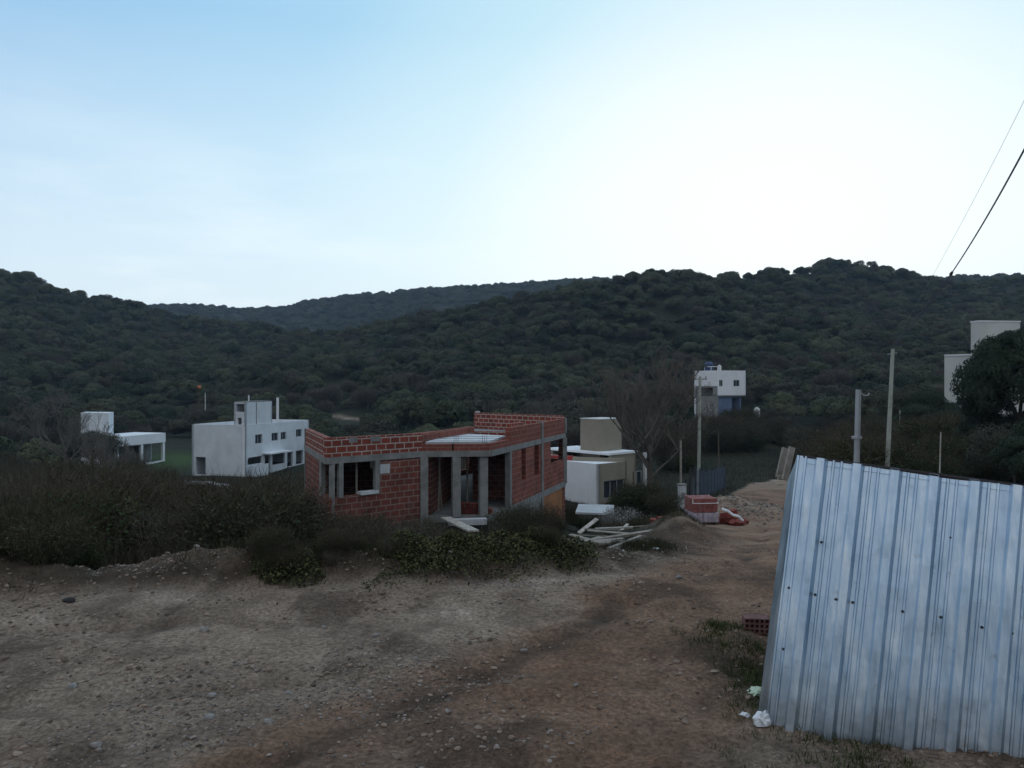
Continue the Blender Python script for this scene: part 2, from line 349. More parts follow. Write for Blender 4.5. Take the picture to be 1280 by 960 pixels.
rr = [.45]
while rr[-1] < 1250:
    rr.append(rr[-1]*(1.2 if rr[-1] < 3 else 1.0055 if rr[-1] < 13 else 1.009 if rr[-1] < 60 else 1.016 if rr[-1] < 400 else 1.03))
rr = np.array(rr)
az = np.concatenate([np.arange(-180, -46, 4), np.arange(-46, 46.01, .2), np.arange(50, 181, 4)])*PI/180
az[-1] = PI
A_, R_ = np.meshgrid(az, rr, indexing='ij')
X_ = (np.sin(A_)*R_); Y_ = (np.cos(A_)*R_); Z_ = H(X_, Y_)
na, nr = A_.shape
idx = np.arange(na*nr).reshape(na, nr)
Q = np.stack([idx[:-1, :-1], idx[1:, :-1], idx[1:, 1:], idx[:-1, 1:]], -1).reshape(-1, 4)[:, ::-1]
V = np.stack([X_, Y_, Z_], -1).reshape(-1, 3)
xc, yc = V[Q].mean(1)[:, 0], V[Q].mean(1)[:, 1]; rc = np.hypot(xc, yc)
isroad = (road_mask(xc, yc) > .5) & (yc > 2) & (rc < 90)
ishill = rc > 105

def ground_mat():
    m = bpy.data.materials.new('soil'); t, ns, L = nt(m)
    out = node(ns, 'ShaderNodeOutputMaterial'); b = node(ns, 'ShaderNodeBsdfPrincipled'); L.new(b.outputs[0], out.inputs[0])
    b.inputs['Roughness'].default_value = .95; b.inputs['Specular IOR Level'].default_value = .15
    tc = node(ns, 'ShaderNodeTexCoord')
    def nz(s, det=8, ro=.6, loc=(0, 0, 0), sc_=(1, 1, 1)):
        mp = node(ns, 'ShaderNodeMapping'); mp.inputs['Location'].default_value = loc; mp.inputs['Scale'].default_value = sc_
        L.new(tc.outputs['Object'], mp.inputs[0]); n = node(ns, 'ShaderNodeTexNoise'); n.inputs['Scale'].default_value = s; n.inputs['Detail'].default_value = det; n.inputs['Roughness'].default_value = ro
        L.new(mp.outputs[0], n.inputs[0]); return n
    def mix(f, a, c, mode='MIX'):
        x = node(ns, 'ShaderNodeMix', data_type='RGBA', blend_type=mode)
        for s, k in ((f, 'Factor'), (a, 'A'), (c, 'B')):
            if isinstance(s, (int, float)): x.inputs[k].default_value = s
            elif isinstance(s, tuple): x.inputs[k].default_value = (*s, 1)
            else: L.new(s, x.inputs[k])
        return x.outputs['Result']
    att = lambda n: node(ns, 'ShaderNodeAttribute', attribute_name=n).outputs['Fac']
    a = nz(.9, 12, .68); r1 = ramp(ns, [(.3, (.17, .122, .094)), (.44, (.28, .213, .158)), (.56, (.34, .267, .20)), (.7, (.48, .39, .31))]); L.new(a.outputs['Fac'], r1.inputs['Fac'])
    b2 = nz(.7, 12, .68, (9, 4, 0)); r2 = ramp(ns, [(.3, (.15, .085, .054)), (.5, (.265, .160, .104)), (.7, (.36, .235, .165))]); L.new(b2.outputs['Fac'], r2.inputs['Fac'])
    c = mix(att('red'), r1.outputs['Color'], r2.outputs['Color'])
    # dark clay patches
    d = nz(.55, 8, .6, (2, 7, 0), (1.6, .7, 1)); rd_ = ramp(ns, [(.53, 0), (.62, .65)]); L.new(d.outputs['Fac'], rd_.inputs['Fac'])
    c = mix(rd_.outputs['Color'], c, (.085, .058, .042))
    # fine grit
    g = node(ns, 'ShaderNodeTexVoronoi'); g.inputs['Scale'].default_value = 26; L.new(tc.outputs['Object'], g.inputs['Vector'])
    g2 = nz(1.3, 6, .6, (1, 1, 0)); rg = ramp(ns, [(.40, 0), (.56, 1)]); L.new(g2.outputs['Fac'], rg.inputs['Fac'])
    rgg = ramp(ns, [(.12, 1.), (.2, 0)]); L.new(g.outputs['Distance'], rgg.inputs['Fac'])
    mm = node(ns, 'ShaderNodeMath', operation='MULTIPLY'); L.new(rg.outputs['Color'], mm.inputs[0]); L.new(rgg.outputs['Color'], mm.inputs[1])
    mm2 = node(ns, 'ShaderNodeMath', operation='MULTIPLY'); mm2.inputs[1].default_value = .22; L.new(mm.outputs[0], mm2.inputs[0])
    c = mix(mm2.outputs[0], c, g.outputs['Color'])if False else mix(mm2.outputs[0], c, (.27, .26, .25))
    f = nz(26, 8, .75); rf = ramp(ns, [(.3, .6), (.7, 1.35)]); L.new(f.outputs['Fac'], rf.inputs['Fac'])
    c = mix(1., c, rf.outputs['Color'], 'MULTIPLY')
    v = nz(.35, 10, .7); rv = ramp(ns, [(.3, (.016, .018, .010)), (.55, (.026, .027, .015)), (.75, (.05, .044, .028))]); L.new(v.outputs['Fac'], rv.inputs['Fac'])
    c = mix(att('moist'), c, (.085, .06, .043))
    c = mix(1., c, rf.outputs['Color'], 'MULTIPLY')
    c = mix(att('veg'), c, rv.outputs['Color'])
    c = mix(att('lawn'), c, (.045, .085, .022))
    L.new(c, b.inputs['Base Color'])
    hh = node(ns, 'ShaderNodeMath', operation='ADD'); h1 = nz(11, 12, .75); L.new(h1.outputs['Fac'], hh.inputs[0])
    h3 = node(ns, 'ShaderNodeMath', operation='MULTIPLY'); h3.inputs[1].default_value = .35; L.new(f.outputs['Fac'], h3.inputs[0]); L.new(h3.outputs[0], hh.inputs[1])
    h4 = node(ns, 'ShaderNodeMath', operation='ADD'); L.new(hh.outputs[0], h4.inputs[0]); L.new(mm2.outputs[0], h4.inputs[1])
    bp = node(ns, 'ShaderNodeBump'); bp.inputs['Strength'].default_value = 1.; bp.inputs['Distance'].default_value = .055
    L.new(h4.outputs[0], bp.inputs['Height']); L.new(bp.outputs[0], b.inputs['Normal'])
    return m
M['ground'] = ground_mat()
def land(name, sel):
    q = Q[sel]; u, inv = np.unique(q, return_inverse=True); vv = V[u]; q = inv.reshape(q.shape)
    me = np_mesh(name, vv, q, M['ground'], smooth=True)
    x, y = vv[:, 0], vv[:, 1]; r = np.hypot(x, y)
    d, h, sd = seg_dist(x, y, crx, cry, crh)
    red = road_mask(x, y)*sstep(80, 40, r)*(.95+.5*fbm(x*.5, y*.5, 3, 31))*(1-.7*np.exp(-(((x-10.6)/2.4)**2+((y-38)/6)**2)))+.18*sstep(.12, .3, fbm(x*.35, y*.35, 3, 33))
    flat = flat_mask(x, y)
    track = 1.2*np.exp(-(((x+32.5)/5.5)**2+((y-(151-1.1*(x+32.5)))/1.8)**2))  # a bare track on the slope
    track2 = np.exp(-(((x-43)/10)**2+((y-102)/7.)**2))
    open_ = np.maximum(flat, road_mask(x, y))*(r < 90)
    veg = np.clip(1-open_-.75*sstep(1.2, .1, d+.35*fbm(x, y, 3, 6))-.55*np.exp(-(((x-11.3)/2.6)**2+((y-38)/6)**2)), 0, 1)
    veg = np.where(y < 1, sstep(9, 16, r), veg)
    grassy = np.exp(-(((x-1.95)/.38)**2+((y-5.6)/1.6)**2))*(.8+1.2*fbm(x*2.5, y*2.5, 4, 18))
    veg = np.clip(np.maximum(veg, .85*grassy)-.8*track-.5*track2, 0, 1)
    lawn = np.exp(-(((x+44)/5.5)**2+((y-101)/8)**2))*.9+.7*np.exp(-(((x+19)/6)**2+((y-60)/6)**2))
    moist = .95*np.exp(-(np.maximum(0, d-.45)/.45)**2)*(.85+.8*fbm(x*2, y*2, 4, 23))*(y > 7.5)+.35*sstep(.1, .3, fbm(x*2.1+3, y*2.6, 5, 26))*sstep(40, 15, r)
    dq, wq, sq = seg_dist(x, y, rdx, rdy, rdw); qq = dq*sq+.22*vnoise(x*.5, y*.5, 21)
    wheel = (np.exp(-((qq-.75)/.17)**2)+np.exp(-((qq+.8)/.2)**2)+.6*np.exp(-((qq+.1)/.12)**2))*sstep(30, 12, r)*sstep(-.12, .2, fbm(x*.9, y*.9, 3, 41))
    q2 = y-(5.9+.16*x); wheel = wheel*road_mask(x, y)+.5*(x < .5)*sstep(12, 8, r)*(np.exp(-((q2-.1)/.15)**2)+np.exp(-((q2-1.4+.1*x)/.16)**2))*sstep(-.05, .2, fbm(x*.8, y*2, 3, 43))
    moist = moist+.7*wheel*(y > 2)
    for n_, a_ in (('moist', moist), ('red', red), ('veg', veg), ('lawn', lawn)):
        t = me.attributes.new(n_, 'FLOAT', 'POINT'); t.data.foreach_set('value', np.clip(a_, 0, 1).astype(np.float32))
    o = bpy.data.objects.new(name, me); COL.objects.link(o); o['kind'] = 'structure'; return o
land('dirt_road', isroad); land('ground', ~isroad & ~ishill); land('hills', ishill)

# ------------------------------------------------------------------ foliage
def unit(n, g=rng):
    v = g.normal(size=(n, 3)); return v/np.linalg.norm(v, axis=1, keepdims=True)
def leaf_quads(pts, nrm, size, jitter=.7, aspect=1.6):
    n = len(pts); nn = nrm+jitter*unit(n); nn /= np.linalg.norm(nn, axis=1, keepdims=True)
    a = np.cross(nn, unit(n)); a /= np.linalg.norm(a, axis=1, keepdims=True)+1e-9; b = np.cross(nn, a)
    s = (size*(.55+.9*rng.random(n)))[:, None]*.5
    a = a*s*aspect; b = b*s
    Vv = np.stack([pts-a, pts-b, pts+a, pts+b], 1).reshape(-1, 3)
    return Vv, np.arange(4*n).reshape(n, 4)
def slivers(p0, dirs, length, width):
    n = len(p0); d = dirs/np.linalg.norm(dirs, axis=1, keepdims=True); s = np.cross(d, unit(n)); s /= np.linalg.norm(s, axis=1, keepdims=True)+1e-9
    l = (length*(.5+rng.random(n)))[:, None]; w = (width*(.6+.8*rng.random(n)))[:, None]
    mid = p0+d*l*.5+.08*l*unit(n)
    Vv = np.stack([p0-s*w, p0+s*w, mid+s*w*.7, mid-s*w*.7, p0+d*l+s*w*.15, p0+d*l-s*w*.15], 1).reshape(-1, 3)
    i = np.arange(n)*6
    Qq = np.concatenate([np.stack([i, i+1, i+2, i+3], 1), np.stack([i+3, i+2, i+4, i+5], 1)])
    return Vv, Qq
def join(parts):
    Vs, Qs, o = [], [], 0
    for v, q in parts: Vs.append(v); Qs.append(q+o); o += len(v)
    return np.concatenate(Vs), np.concatenate(Qs)
def crown_mesh(name, mat, R=2.6, hz=.75, base=1.6, lobes=22, n=7500, leaf=.17, holes=.25):
    c = unit(lobes); c[:, 2] = np.abs(c[:, 2])*1.1-.25; c[:, 0] += .35*c[:, 1]; rad_j = rng.uniform(.55, 1.3, lobes)
    rad = (.24+.16*rng.random(lobes))*R*rad_j
    cen = c*(R*(.5+.28*rng.random(lobes)))[:, None]; cen[:, 2] *= hz; cen[:, 2] += base+R*hz*.5
    k = rng.choice(lobes, n, p=rad**2/np.sum(rad**2)); u = unit(n); u[:, 2] = np.where(u[:, 2] < -.35, -u[:, 2], u[:, 2])
    rr_ = rad[k]*(1-.35*rng.random(n)**2+.12*rng.random(n)); p = cen[k]+u*rr_[:, None]*np.array([1, 1, .85])
    keep = np.array([np.sin(p[:, 0]*3.1+k)*np.sin(p[:, 1]*2.7+p[:, 2]*3.3) > -1+holes]).ravel()
    p, u, k = p[keep], u[keep], k[keep]
    tone = np.clip(.5+.3*(rng.random(lobes)[k]-.5)+.5*(rng.random(len(k))-.5), 0, 1)
    V_, Q_ = leaf_quads(p, u, leaf, .5); return np_mesh(name, V_, Q_, mat, tone)
def limbs(mb, p, d, L, r, depth, spread=.6, up=.25, nseg=3, leaves=None, g=random, minr=.006, sides=5):
    pts = [Vector(p)]; d = Vector(d).normalized()
    for i in range(nseg):
        d = (d+Vector((g.uniform(-1, 1), g.uniform(-1, 1), g.uniform(-.6, 1)))*.22+Vector((0, 0, up*.25))).normalized()
        pts.append(pts[-1]+d*L/nseg)
    for i in range(nseg):
        mb.tube(pts[i], pts[i+1], max(minr, r*(1-.45*i/nseg)), max(minr, r*(1-.45*(i+1)/nseg)), sides if depth > 1 else 3, cap=False)
    if leaves is not None and depth <= 1: leaves.append((pts[-1], d))
    if depth <= 0: return
    for i in range(3 if depth > 1 else 4):
        t = g.choice(pts[1:]) if i else pts[-1]
        nd = (d+Vector((g.uniform(-1, 1), g.uniform(-1, 1), g.uniform(-.35, .8)))*spread*1.5).normalized()
        limbs(mb, t, nd, L*g.uniform(.58, .82), r*.55, depth-1, spread, up, nseg, leaves, g, minr, sides)
def mesh_of(mb, name, mat): me = mb.mesh(name); me.materials.append(mat); return me
def trunk_mesh(name, h, r, mat, n=4, reach=1.4):
    mb = MB(); p = Vector((0, 0, -.6)); d = Vector((random.uniform(-.12, .12), random.uniform(-.12, .12), 1))
    top = p+d*(h+.6); mid = p+d*(h*.5+.3)+Vector((.08, .05, 0)); mb.tube(p, mid, r*1.25, r*.9, 7, False); mb.tube(mid, top, r*.9, r*.65, 7, False)
    for i in range(n):
        a = 2*PI*i/n+random.random(); e = top+Vector((math.cos(a)*reach*.6, math.sin(a)*reach*.6, reach*random.uniform(.5, .9)))
        e2 = e+Vector((math.cos(a+.4)*reach*.4, math.sin(a+.4)*reach*.4, reach*.4))
        mb.tube(top-Vector((0, 0, random.uniform(0, .4))), e, r*.5, r*.3, 5, False); mb.tube(e, e2, r*.3, r*.12, 4, False)
    return mesh_of(mb, name, mat)
def bare_crown(name, mat, R=2.4, base=1.2, n=4600):
    k = 26; c = unit(k); c[:, 2] = np.abs(c[:, 2]); c *= (R*(.35+.4*rng.random(k)))[:, None]; c[:, 2] = c[:, 2]*.8+base+.4
    i = rng.integers(0, k, n); p = c[i]+unit(n)*R*.16; d = c[i]-np.array([0, 0, base-.4]); d /= np.linalg.norm(d, axis=1, keepdims=True); d = d+.75*unit(n)
    d[:, 2] += .25
    V_, Q_ = slivers(p, d, .8, .022)
    V2, Q2 = slivers(p[:250]*.6+np.array([0, 0, base*.4]), d[:250], 1.6, .035)
    V_, Q_ = join([(V_, Q_), (V2, Q2)])
    return np_mesh(name, V_, Q_, mat, rng.random(len(Q_)))
def half_leafy(name, mat, R=2.4, base=1.5):
    return crown_mesh(name, mat, R, .8, base, 18, 4200, .13, .7)

tree_kinds = []     # (crown mesh, trunk mesh, kind)
for i in range(5): tree_kinds.append((crown_mesh('crown', M['leaf_green'], 2.5+.12*i, .72+.08*(i % 3), 1.0, 16+3*i), trunk_mesh('trunk', 1.7, .13, M['bark']), 'green'))
for i in range(2): tree_kinds.append((crown_mesh('crown', M['leaf_dark'], 2.7, .8, 1.2, 24, 8500, .17, .1), trunk_mesh('trunk', 1.8, .15, M['bark']), 'dark'))
for i in range(4): tree_kinds.append((half_leafy('crown', M['leaf_grey'], 2.3+.2*i), trunk_mesh('trunk', 1.6, .1, M['bark']), 'grey'))
for i in range(3): tree_kinds.append((bare_crown('crown', M['twig'], 2.3+.3*i), trunk_mesh('trunk', 1.7, .11, M['bark_pale'], 6, 1.8), 'bare'))
W = np.array([.13]*5+[.06]*2+[.045]*4+[.025]*3)

# keep sight lines to the houses: (px0, px1, lowest visible row, distance)
keepout = [(938, 1004, 536, 100), (240, 392, 597, 100), (140, 212, 586, 108), (96, 138, 545, 100), (864, 936, 508, 108), (1176, 1226, 476, 72), (1210, 1262, 455, 72), (690, 822, 632, 72), (375, 712, 560, 45),
           (843, 910, 632, 60), (215, 290, 616, 76), (875, 985, 602, 80), (402, 462, 511, 152), (196, 244, 570, 128), (1000, 1056, 546, 118), (940, 950, 520, 104), (1100, 1122, 560, 40), (300, 352, 515, 118), (1063, 1080, 560, 40)]
def blocked(x, y, z, h, R):
    px = CX+F*x/y; py = CY-F*(z+h-EYE)/y; w = F*R/y*.85; bad = np.zeros(x.shape, bool)
    for a, b, yb, d in keepout: bad |= (px+w > a) & (px-w < b) & (py < yb) & (y < d+6)
    return bad
def scatter(r0, r1, a0, a1, spacing, seed):
    g = np.random.default_rng(seed); n = int(.5*(r1*r1-r0*r0)*(a1-a0)/spacing**2*1.25)
    a = g.uniform(a0, a1, n); r = np.sqrt(g.uniform(r0*r0, r1*r1, n)); x, y = r*np.sin(a), r*np.cos(a)
    cell = {}; keep = []
    for i in range(n):
        k = (int(x[i]//spacing), int(y[i]//spacing)); ok = True
        for dx in (-1, 0, 1):
            for dy in (-1, 0, 1):
                for j in cell.get((k[0]+dx, k[1]+dy), ()):
                    if (x[i]-x[j])**2+(y[i]-y[j])**2 < (spacing*.62)**2: ok = False
        if ok: cell.setdefault(k, []).append(i); keep.append(i)
    return x[keep], y[keep], g
xs, ys, g = scatter(88, 418, -.68, .70, 3.4, 1)
zs = H(xs, ys); scl = .55+.8*g.random(len(xs))**1.4*(1+.25*vnoise(xs/30, ys/30, 44))
bad = blocked(xs, ys, zs, 3.9*scl, 2.2*scl)
for hx, hy, hr in ((-33, 92, 14), (-47, 97, 9), (27, 104, 8), (38, 64, 8), (8, 58, 10), (-32.5, 151, 3.2), (-36, 155, 3), (-29, 147, 3), (43, 102, 5)): bad |= np.hypot(xs-hx, ys-hy) < hr
bad |= (road_mask(xs, ys) > .1)
xs, ys, zs, scl = xs[~bad], ys[~bad], zs[~bad], scl[~bad]
kind = g.choice(len(tree_kinds), len(xs), p=W/W.sum())
# stands of bare trees lower down, greener woods higher up
low = (np.hypot(xs, ys) < 190) & (vnoise(xs/18, ys/18, 52) > -.12); kind = np.where(low & (g.random(len(xs)) < .5), g.integers(7, 14, len(xs)), kind)
pxs = CX+F*xs/ys; inview = (pxs > -40) & (pxs < 1320)
app = np.where(inview, scl/ys, 0); order = np.argsort(-app); NIND = 270
single = order[:NIND]; mass = order[NIND:]
LBL = {'green': ('rounded green tree on the lower slope behind the houses', 'rounded green trees on the lower slope'),
       'dark': ('compact very dark evergreen tree on the lower slope behind the houses', 'dark evergreens on the lower slope'),
       'grey': ('thin grey-green scrub tree with open crown on the lower slope', 'thin grey-green trees on the lower slope'),
       'bare': ('leafless grey tree with a haze of twigs on the lower slope', 'leafless trees on the lower slope')}
def tree(ck, x, y, s, rz, label, group, name='tree', sz=1., cat='tree'):
    cm, tm, kd = ck
    t = empty(name, (x, y, G(x, y)-.3), label, cat, rz, group); t.scale = (s, s, s*sz)
    for nm, me in (('crown', cm), ('trunk', tm)):
        o = bpy.data.objects.new(nm, me); COL.objects.link(o); o.parent = t
    return t
for i in single:
    ck = tree_kinds[kind[i]]; l, gr = LBL[ck[2]]
    tree(ck, xs[i], ys[i], scl[i], random.uniform(0, 6.28), l, gr)
# the woods beyond them: one mass
def gn_scatter(name, pts, rot, scl_, idx_, sources, label, cat):
    col = bpy.data.collections.new(name+'_sources')
    for i, me in enumerate(sources): col.objects.link(bpy.data.objects.new('source_%03d' % i, me))
    me = bpy.data.meshes.new(name); me.vertices.add(len(pts)); me.vertices.foreach_set('co', np.asarray(pts, np.float32).ravel())
    for n_, a_, ty in (('rot', rot, 'FLOAT'), ('scl', scl_, 'FLOAT'), ('idx', idx_, 'INT')):
        t = me.attributes.new(n_, ty, 'POINT'); t.data.foreach_set('value', np.asarray(a_, np.int32 if ty == 'INT' else np.float32))
    o = bpy.data.objects.new(name, me); COL.objects.link(o); tag(o, label, cat, kind='stuff')
    gt = bpy.data.node_groups.new(name, 'GeometryNodeTree'); gt.interface.new_socket('Geometry', in_out='INPUT', socket_type='NodeSocketGeometry'); gt.interface.new_socket('Geometry', in_out='OUTPUT', socket_type='NodeSocketGeometry')
    N, L = gt.nodes, gt.links; gi = N.new('NodeGroupInput'); go = N.new('NodeGroupOutput'); ip = N.new('GeometryNodeInstanceOnPoints')
    ci = N.new('GeometryNodeCollectionInfo'); ci.inputs['Collection'].default_value = col; ci.inputs['Separate Children'].default_value = True; ci.inputs['Reset Children'].default_value = True
    def na(n_, ty): a = N.new('GeometryNodeInputNamedAttribute'); a.data_type = ty; a.inputs['Name'].default_value = n_; return a.outputs['Attribute']
    cx = N.new('ShaderNodeCombineXYZ'); L.new(na('rot', 'FLOAT'), cx.inputs['Z'])
    ip.inputs['Pick Instance'].default_value = True
    L.new(gi.outputs[0], ip.inputs['Points']); L.new(ci.outputs[0], ip.inputs['Instance']); L.new(na('idx', 'INT'), ip.inputs['Instance Index']); L.new(cx.outputs[0], ip.inputs['Rotation']); L.new(na('scl', 'FLOAT'), ip.inputs['Scale']); L.new(ip.outputs[0], go.inputs[0])
    mo = o.modifiers.new('scatter', 'NODES'); mo.node_group = gt; return o
fx, fy, g2 = scatter(600, 800, -.66, .3, 6.5, 5); gx, gy, g3 = scatter(500, 610, .36, .68, 6., 6)
fx = np.concatenate([fx, gx]); fy = np.concatenate([fy, gy]); fz = H(fx, fy); fs = rng.uniform(.9, 1.5, len(fx)); fk = rng.integers(0, 7, len(fx))
pts = np.concatenate([np.stack([xs[mass], ys[mass], zs[mass]-.6], 1), np.stack([fx, fy, fz-1.9], 1)])
gn_scatter('hillside_woods', pts, rng.uniform(0, 6.28, len(pts)), np.concatenate([scl[mass], fs]), np.concatenate([kind[mass], fk]), [t[0] for t in tree_kinds],
           'unbroken dark woodland covering the upper slopes and the distant ridges', 'woods')

# ------------------------------------------------------------------ shrubs close by
def shrub_mesh(name, mat_leaf, mat_stem, R, h, nl, ns, leaf=.05):
    n = ns; a = rng.uniform(0, 2*PI, n); p0 = np.stack([np.cos(a), np.sin(a), 0*a], 1)*R*.35*rng.random((n, 1))
    d = np.stack([np.cos(a)*.7, np.sin(a)*.7, .9+.8*rng.random(n)], 1)+.35*unit(n)
    Vs, Qs = slivers(p0-np.array([0, 0, .15]), d, h*.7, .009)
    t = rng.random(nl)
    k = rng.integers(0, n, nl); dn = d[k]/np.linalg.norm(d[k], axis=1, keepdims=True)
    pl = p0[k]+dn*(h*(.25+.95*t))[:, None]+unit(nl)*.2*R
    nt_ = nl//2
    Vt, Qt = slivers(pl[:nt_], dn[:nt_]+.9*unit(nt_), .32, .004)
    ms = np_mesh('stems', *join([(Vs, Qs), (Vt, Qt)]), mat_stem, rng.random(2*(n+nt_)))
    Vl, Ql = leaf_quads(pl[:max(1, nl)], unit(nl)*.5+np.array([0, 0, .6]), leaf, .9)
    keep = int(len(Ql)*(1. if mat_leaf else .0))
    ml = np_mesh(name, Vl, Ql, mat_leaf, rng.random(len(Ql))) if mat_leaf else None
    return ml, ms
SH = {}
SH['green'] = [shrub_mesh('foliage', M['leaf_weed'], M['twig_brown'], .8, 1.0, 12000, 120, .034) for _ in range(3)]
SH['brown'] = [shrub_mesh('foliage', M['twig_brown'], M['twig_brown'], .85, 1.15, 8000, 260, .022) for _ in range(4)]
SH['mixed'] = [shrub_mesh('foliage', M['leaf_green'], M['twig_brown'], .85, 1.1, 9000, 180, .028) for _ in range(3)]
SH['dry'] = [shrub_mesh('foliage', M['straw'], M['twig'], .7, 1.0, 3000, 220, .02) for _ in range(2)]
SH['flower'] = [shrub_mesh('foliage', M['blossom'], M['twig'], .75, .9, 2400, 150, .035)]
def shrub(kd, x, y, s, label, group=None, sz=1.):
    l, st = random.choice(SH[kd])
    t = empty('shrub', (x, y, G(x, y)-.05), label, 'shrub', random.uniform(0, 6.28), group); t.scale = (s, s, s*sz)
    for nm, me in (('foliage', l), ('stems', st)):
        o = bpy.data.objects.new(nm, me); COL.objects.link(o); o.parent = t
    return t
SL = {'green': ('leafy green shrub in the thicket below the earth bank', 'green shrubs in the thicket below the bank'),
      'brown': ('dry brown twiggy shrub in the thicket below the earth bank', 'dry brown shrubs in the thicket below the bank'),
      'mixed': ('half-bare shrub with dull green leaves in the thicket below the earth bank', 'half-bare shrubs in the thicket below the bank'),
      'dry': ('straw-coloured dry bush in the thicket below the earth bank', 'straw-coloured bushes in the thicket below the bank')}
cnt = 0
sx, sy, g = scatter(10.3, 46, -.64, .02, 1.5, 12)
for x, y in zip(sx, sy):
    px = CX+F*x/y; z = G(x, y); d, h_, sd = seg_dist(np.array([x]), np.array([y]), crx, cry, crh)
    if d[0] < .8 or (sd[0] < 0 and y < 25) or px < -60: continue
    if y > 22 and px > 370 and y < 42: continue
    top = 598 if px < 190 else (618 if px < 372 else (648 if px < 525 else 684))
    if px > 525 and y > 20: continue
    if px > 640: continue
    top += random.uniform(-10, 18)+(24 if px < 370 else 4)*float(vnoise(np.array([px/38.]), np.array([y/6.]), 66)[0])
    hmax = z*-1+EYE-(top-CY)*y/F         # height that keeps the houses in sight
    s = min(random.uniform(.9, 1.9)*(1 if y < 24 else 1.35), hmax/1.35)
    if s < .3: continue
    u = g.random(); v = vnoise(np.array([x*.35]), np.array([y*.35]), 61)[0]
    kd = 'green' if (px < 110 and u < .85) or v > .22 else ('brown' if u < .5 else 'mixed' if u < .85 else 'dry')
    if 90 < px < 520 and kd == 'green' and u < .6: kd = 'brown'
    if cnt < 125: shrub(kd, x, y, s, *SL[kd]); cnt += 1
print('thicket shrubs', cnt)
spots = [('mixed', 645, 23.5, .85, 'leafy grey-green shrub against the brick house below its slit windows'), ('brown', 668, 24.5, .9, 'brown shrub in front of the ochre basement wall'),
         ('mixed', 690, 26, .55, 'small shrub right of the ochre basement wall'), ('mixed', 715, 38, .8, 'spiky grey shrub against the white side wall of the flat-roofed house'),
         ('flower', 778, 27, .75, 'pale blossoming shrub beside the concrete cistern'), ('green', 735, 30, .6, 'low green shrub in front of the concrete cistern'),
         ('green', 800, 38, 1.3, 'green shrub at the foot of the big leafless tree'), ('green', 782, 42, 1., 'green shrub under the window of the tan house front'), ('brown', 765, 23, .35, 'brown shrub behind the pile of planks'),
         ('green', 798, 20.5, .35, 'low green bush on the spoil heap beside the planks'), ('mixed', 830, 34, .8, 'half-bare shrub beside the pale meter pillar'),
         ('brown', 612, 20, .3, 'brown shrub below the porch slab of the brick house')]
for kd, px, d, s, l in spots: shrub(kd, (px-CX)/F*d, d, s, l)
rb_ = random.Random(4)
for i in range(26):
    px = rb_.uniform(330, 700); x = (px-CX)/F*9.6; y = float(np.interp(x, crx, cry))+rb_.uniform(-.45, .5); x = (px-CX)/F*y
    kd = rb_.choice(['mixed', 'green', 'mixed', 'dry', 'brown']); shrub(kd, x, y, rb_.uniform(.10, .24), {'mixed': 'low half-bare bush on the earth bank below the brick house', 'green': 'low green bush on the earth bank below the brick house', 'dry': 'small straw-coloured tuft on the earth bank below the brick house', 'brown': 'small brown twiggy bush on the earth bank below the brick house'}[kd], 'small bushes on the earth bank, '+kd)
for i in range(12):
    x = rb_.uniform(-8.6, -5.6); y = rb_.uniform(9.0, 10.4); shrub('green' if i % 3 else 'mixed', x, y, rb_.uniform(.3, .62), 'leafy bush spilling over the bank at the far left edge', 'leafy bushes on the bank at the far left')
# roadside and far-side bushes, right of the road and around the poles
rx, ry, g = scatter(40, 106, .2, .68, 3.3, 14); k = 0
for x, y in zip(rx, ry):
    z = G(x, y); px = CX+F*x/y
    if road_mask(np.array([x]), np.array([y]))[0] > .05 or blocked(np.array([x]), np.array([y]), np.array([z]), 1.6, 1.2)[0] or np.hypot(x-38, y-64) < 7: continue
    if k > 95: break
    kd = random.choice(['brown', 'mixed', 'mixed', 'green', 'green', 'green']); s = random.uniform(1.4, 2.8)
    shrub(kd, x, y, s, {'green': 'green bush on the far verge behind the metal shed', 'brown': 'brown twiggy bush on the far verge behind the metal shed', 'mixed': 'half-bare bush on the far verge behind the metal shed'}[kd], 'bushes on the far verge, '+kd); k += 1
mx_, my_, g = scatter(46, 90, -.64, .2, 5., 15); k = 0
for x, y in zip(mx_, my_):
    z = G(x, y); px = CX+F*x/y
    if blocked(np.array([x]), np.array([y]), np.array([z]), 1.5, 1.2)[0] or np.hypot(x+33, y-90) < 9 or np.hypot(x-8, y-58) < 7: continue
    if -60 < px < 700 and k < 58:
        kd = random.choice(['brown', 'mixed', 'mixed', 'green']); s = random.uniform(1.6, 2.5)
        if px > 370: s *= .8
        shrub(kd, x, y, s, {'green': 'green bush on the valley floor before the white houses', 'brown': 'brown bush on the valley floor before the white houses', 'mixed': 'half-bare bush on the valley floor before the white houses'}[kd], 'bushes on the valley floor, '+kd); k += 1
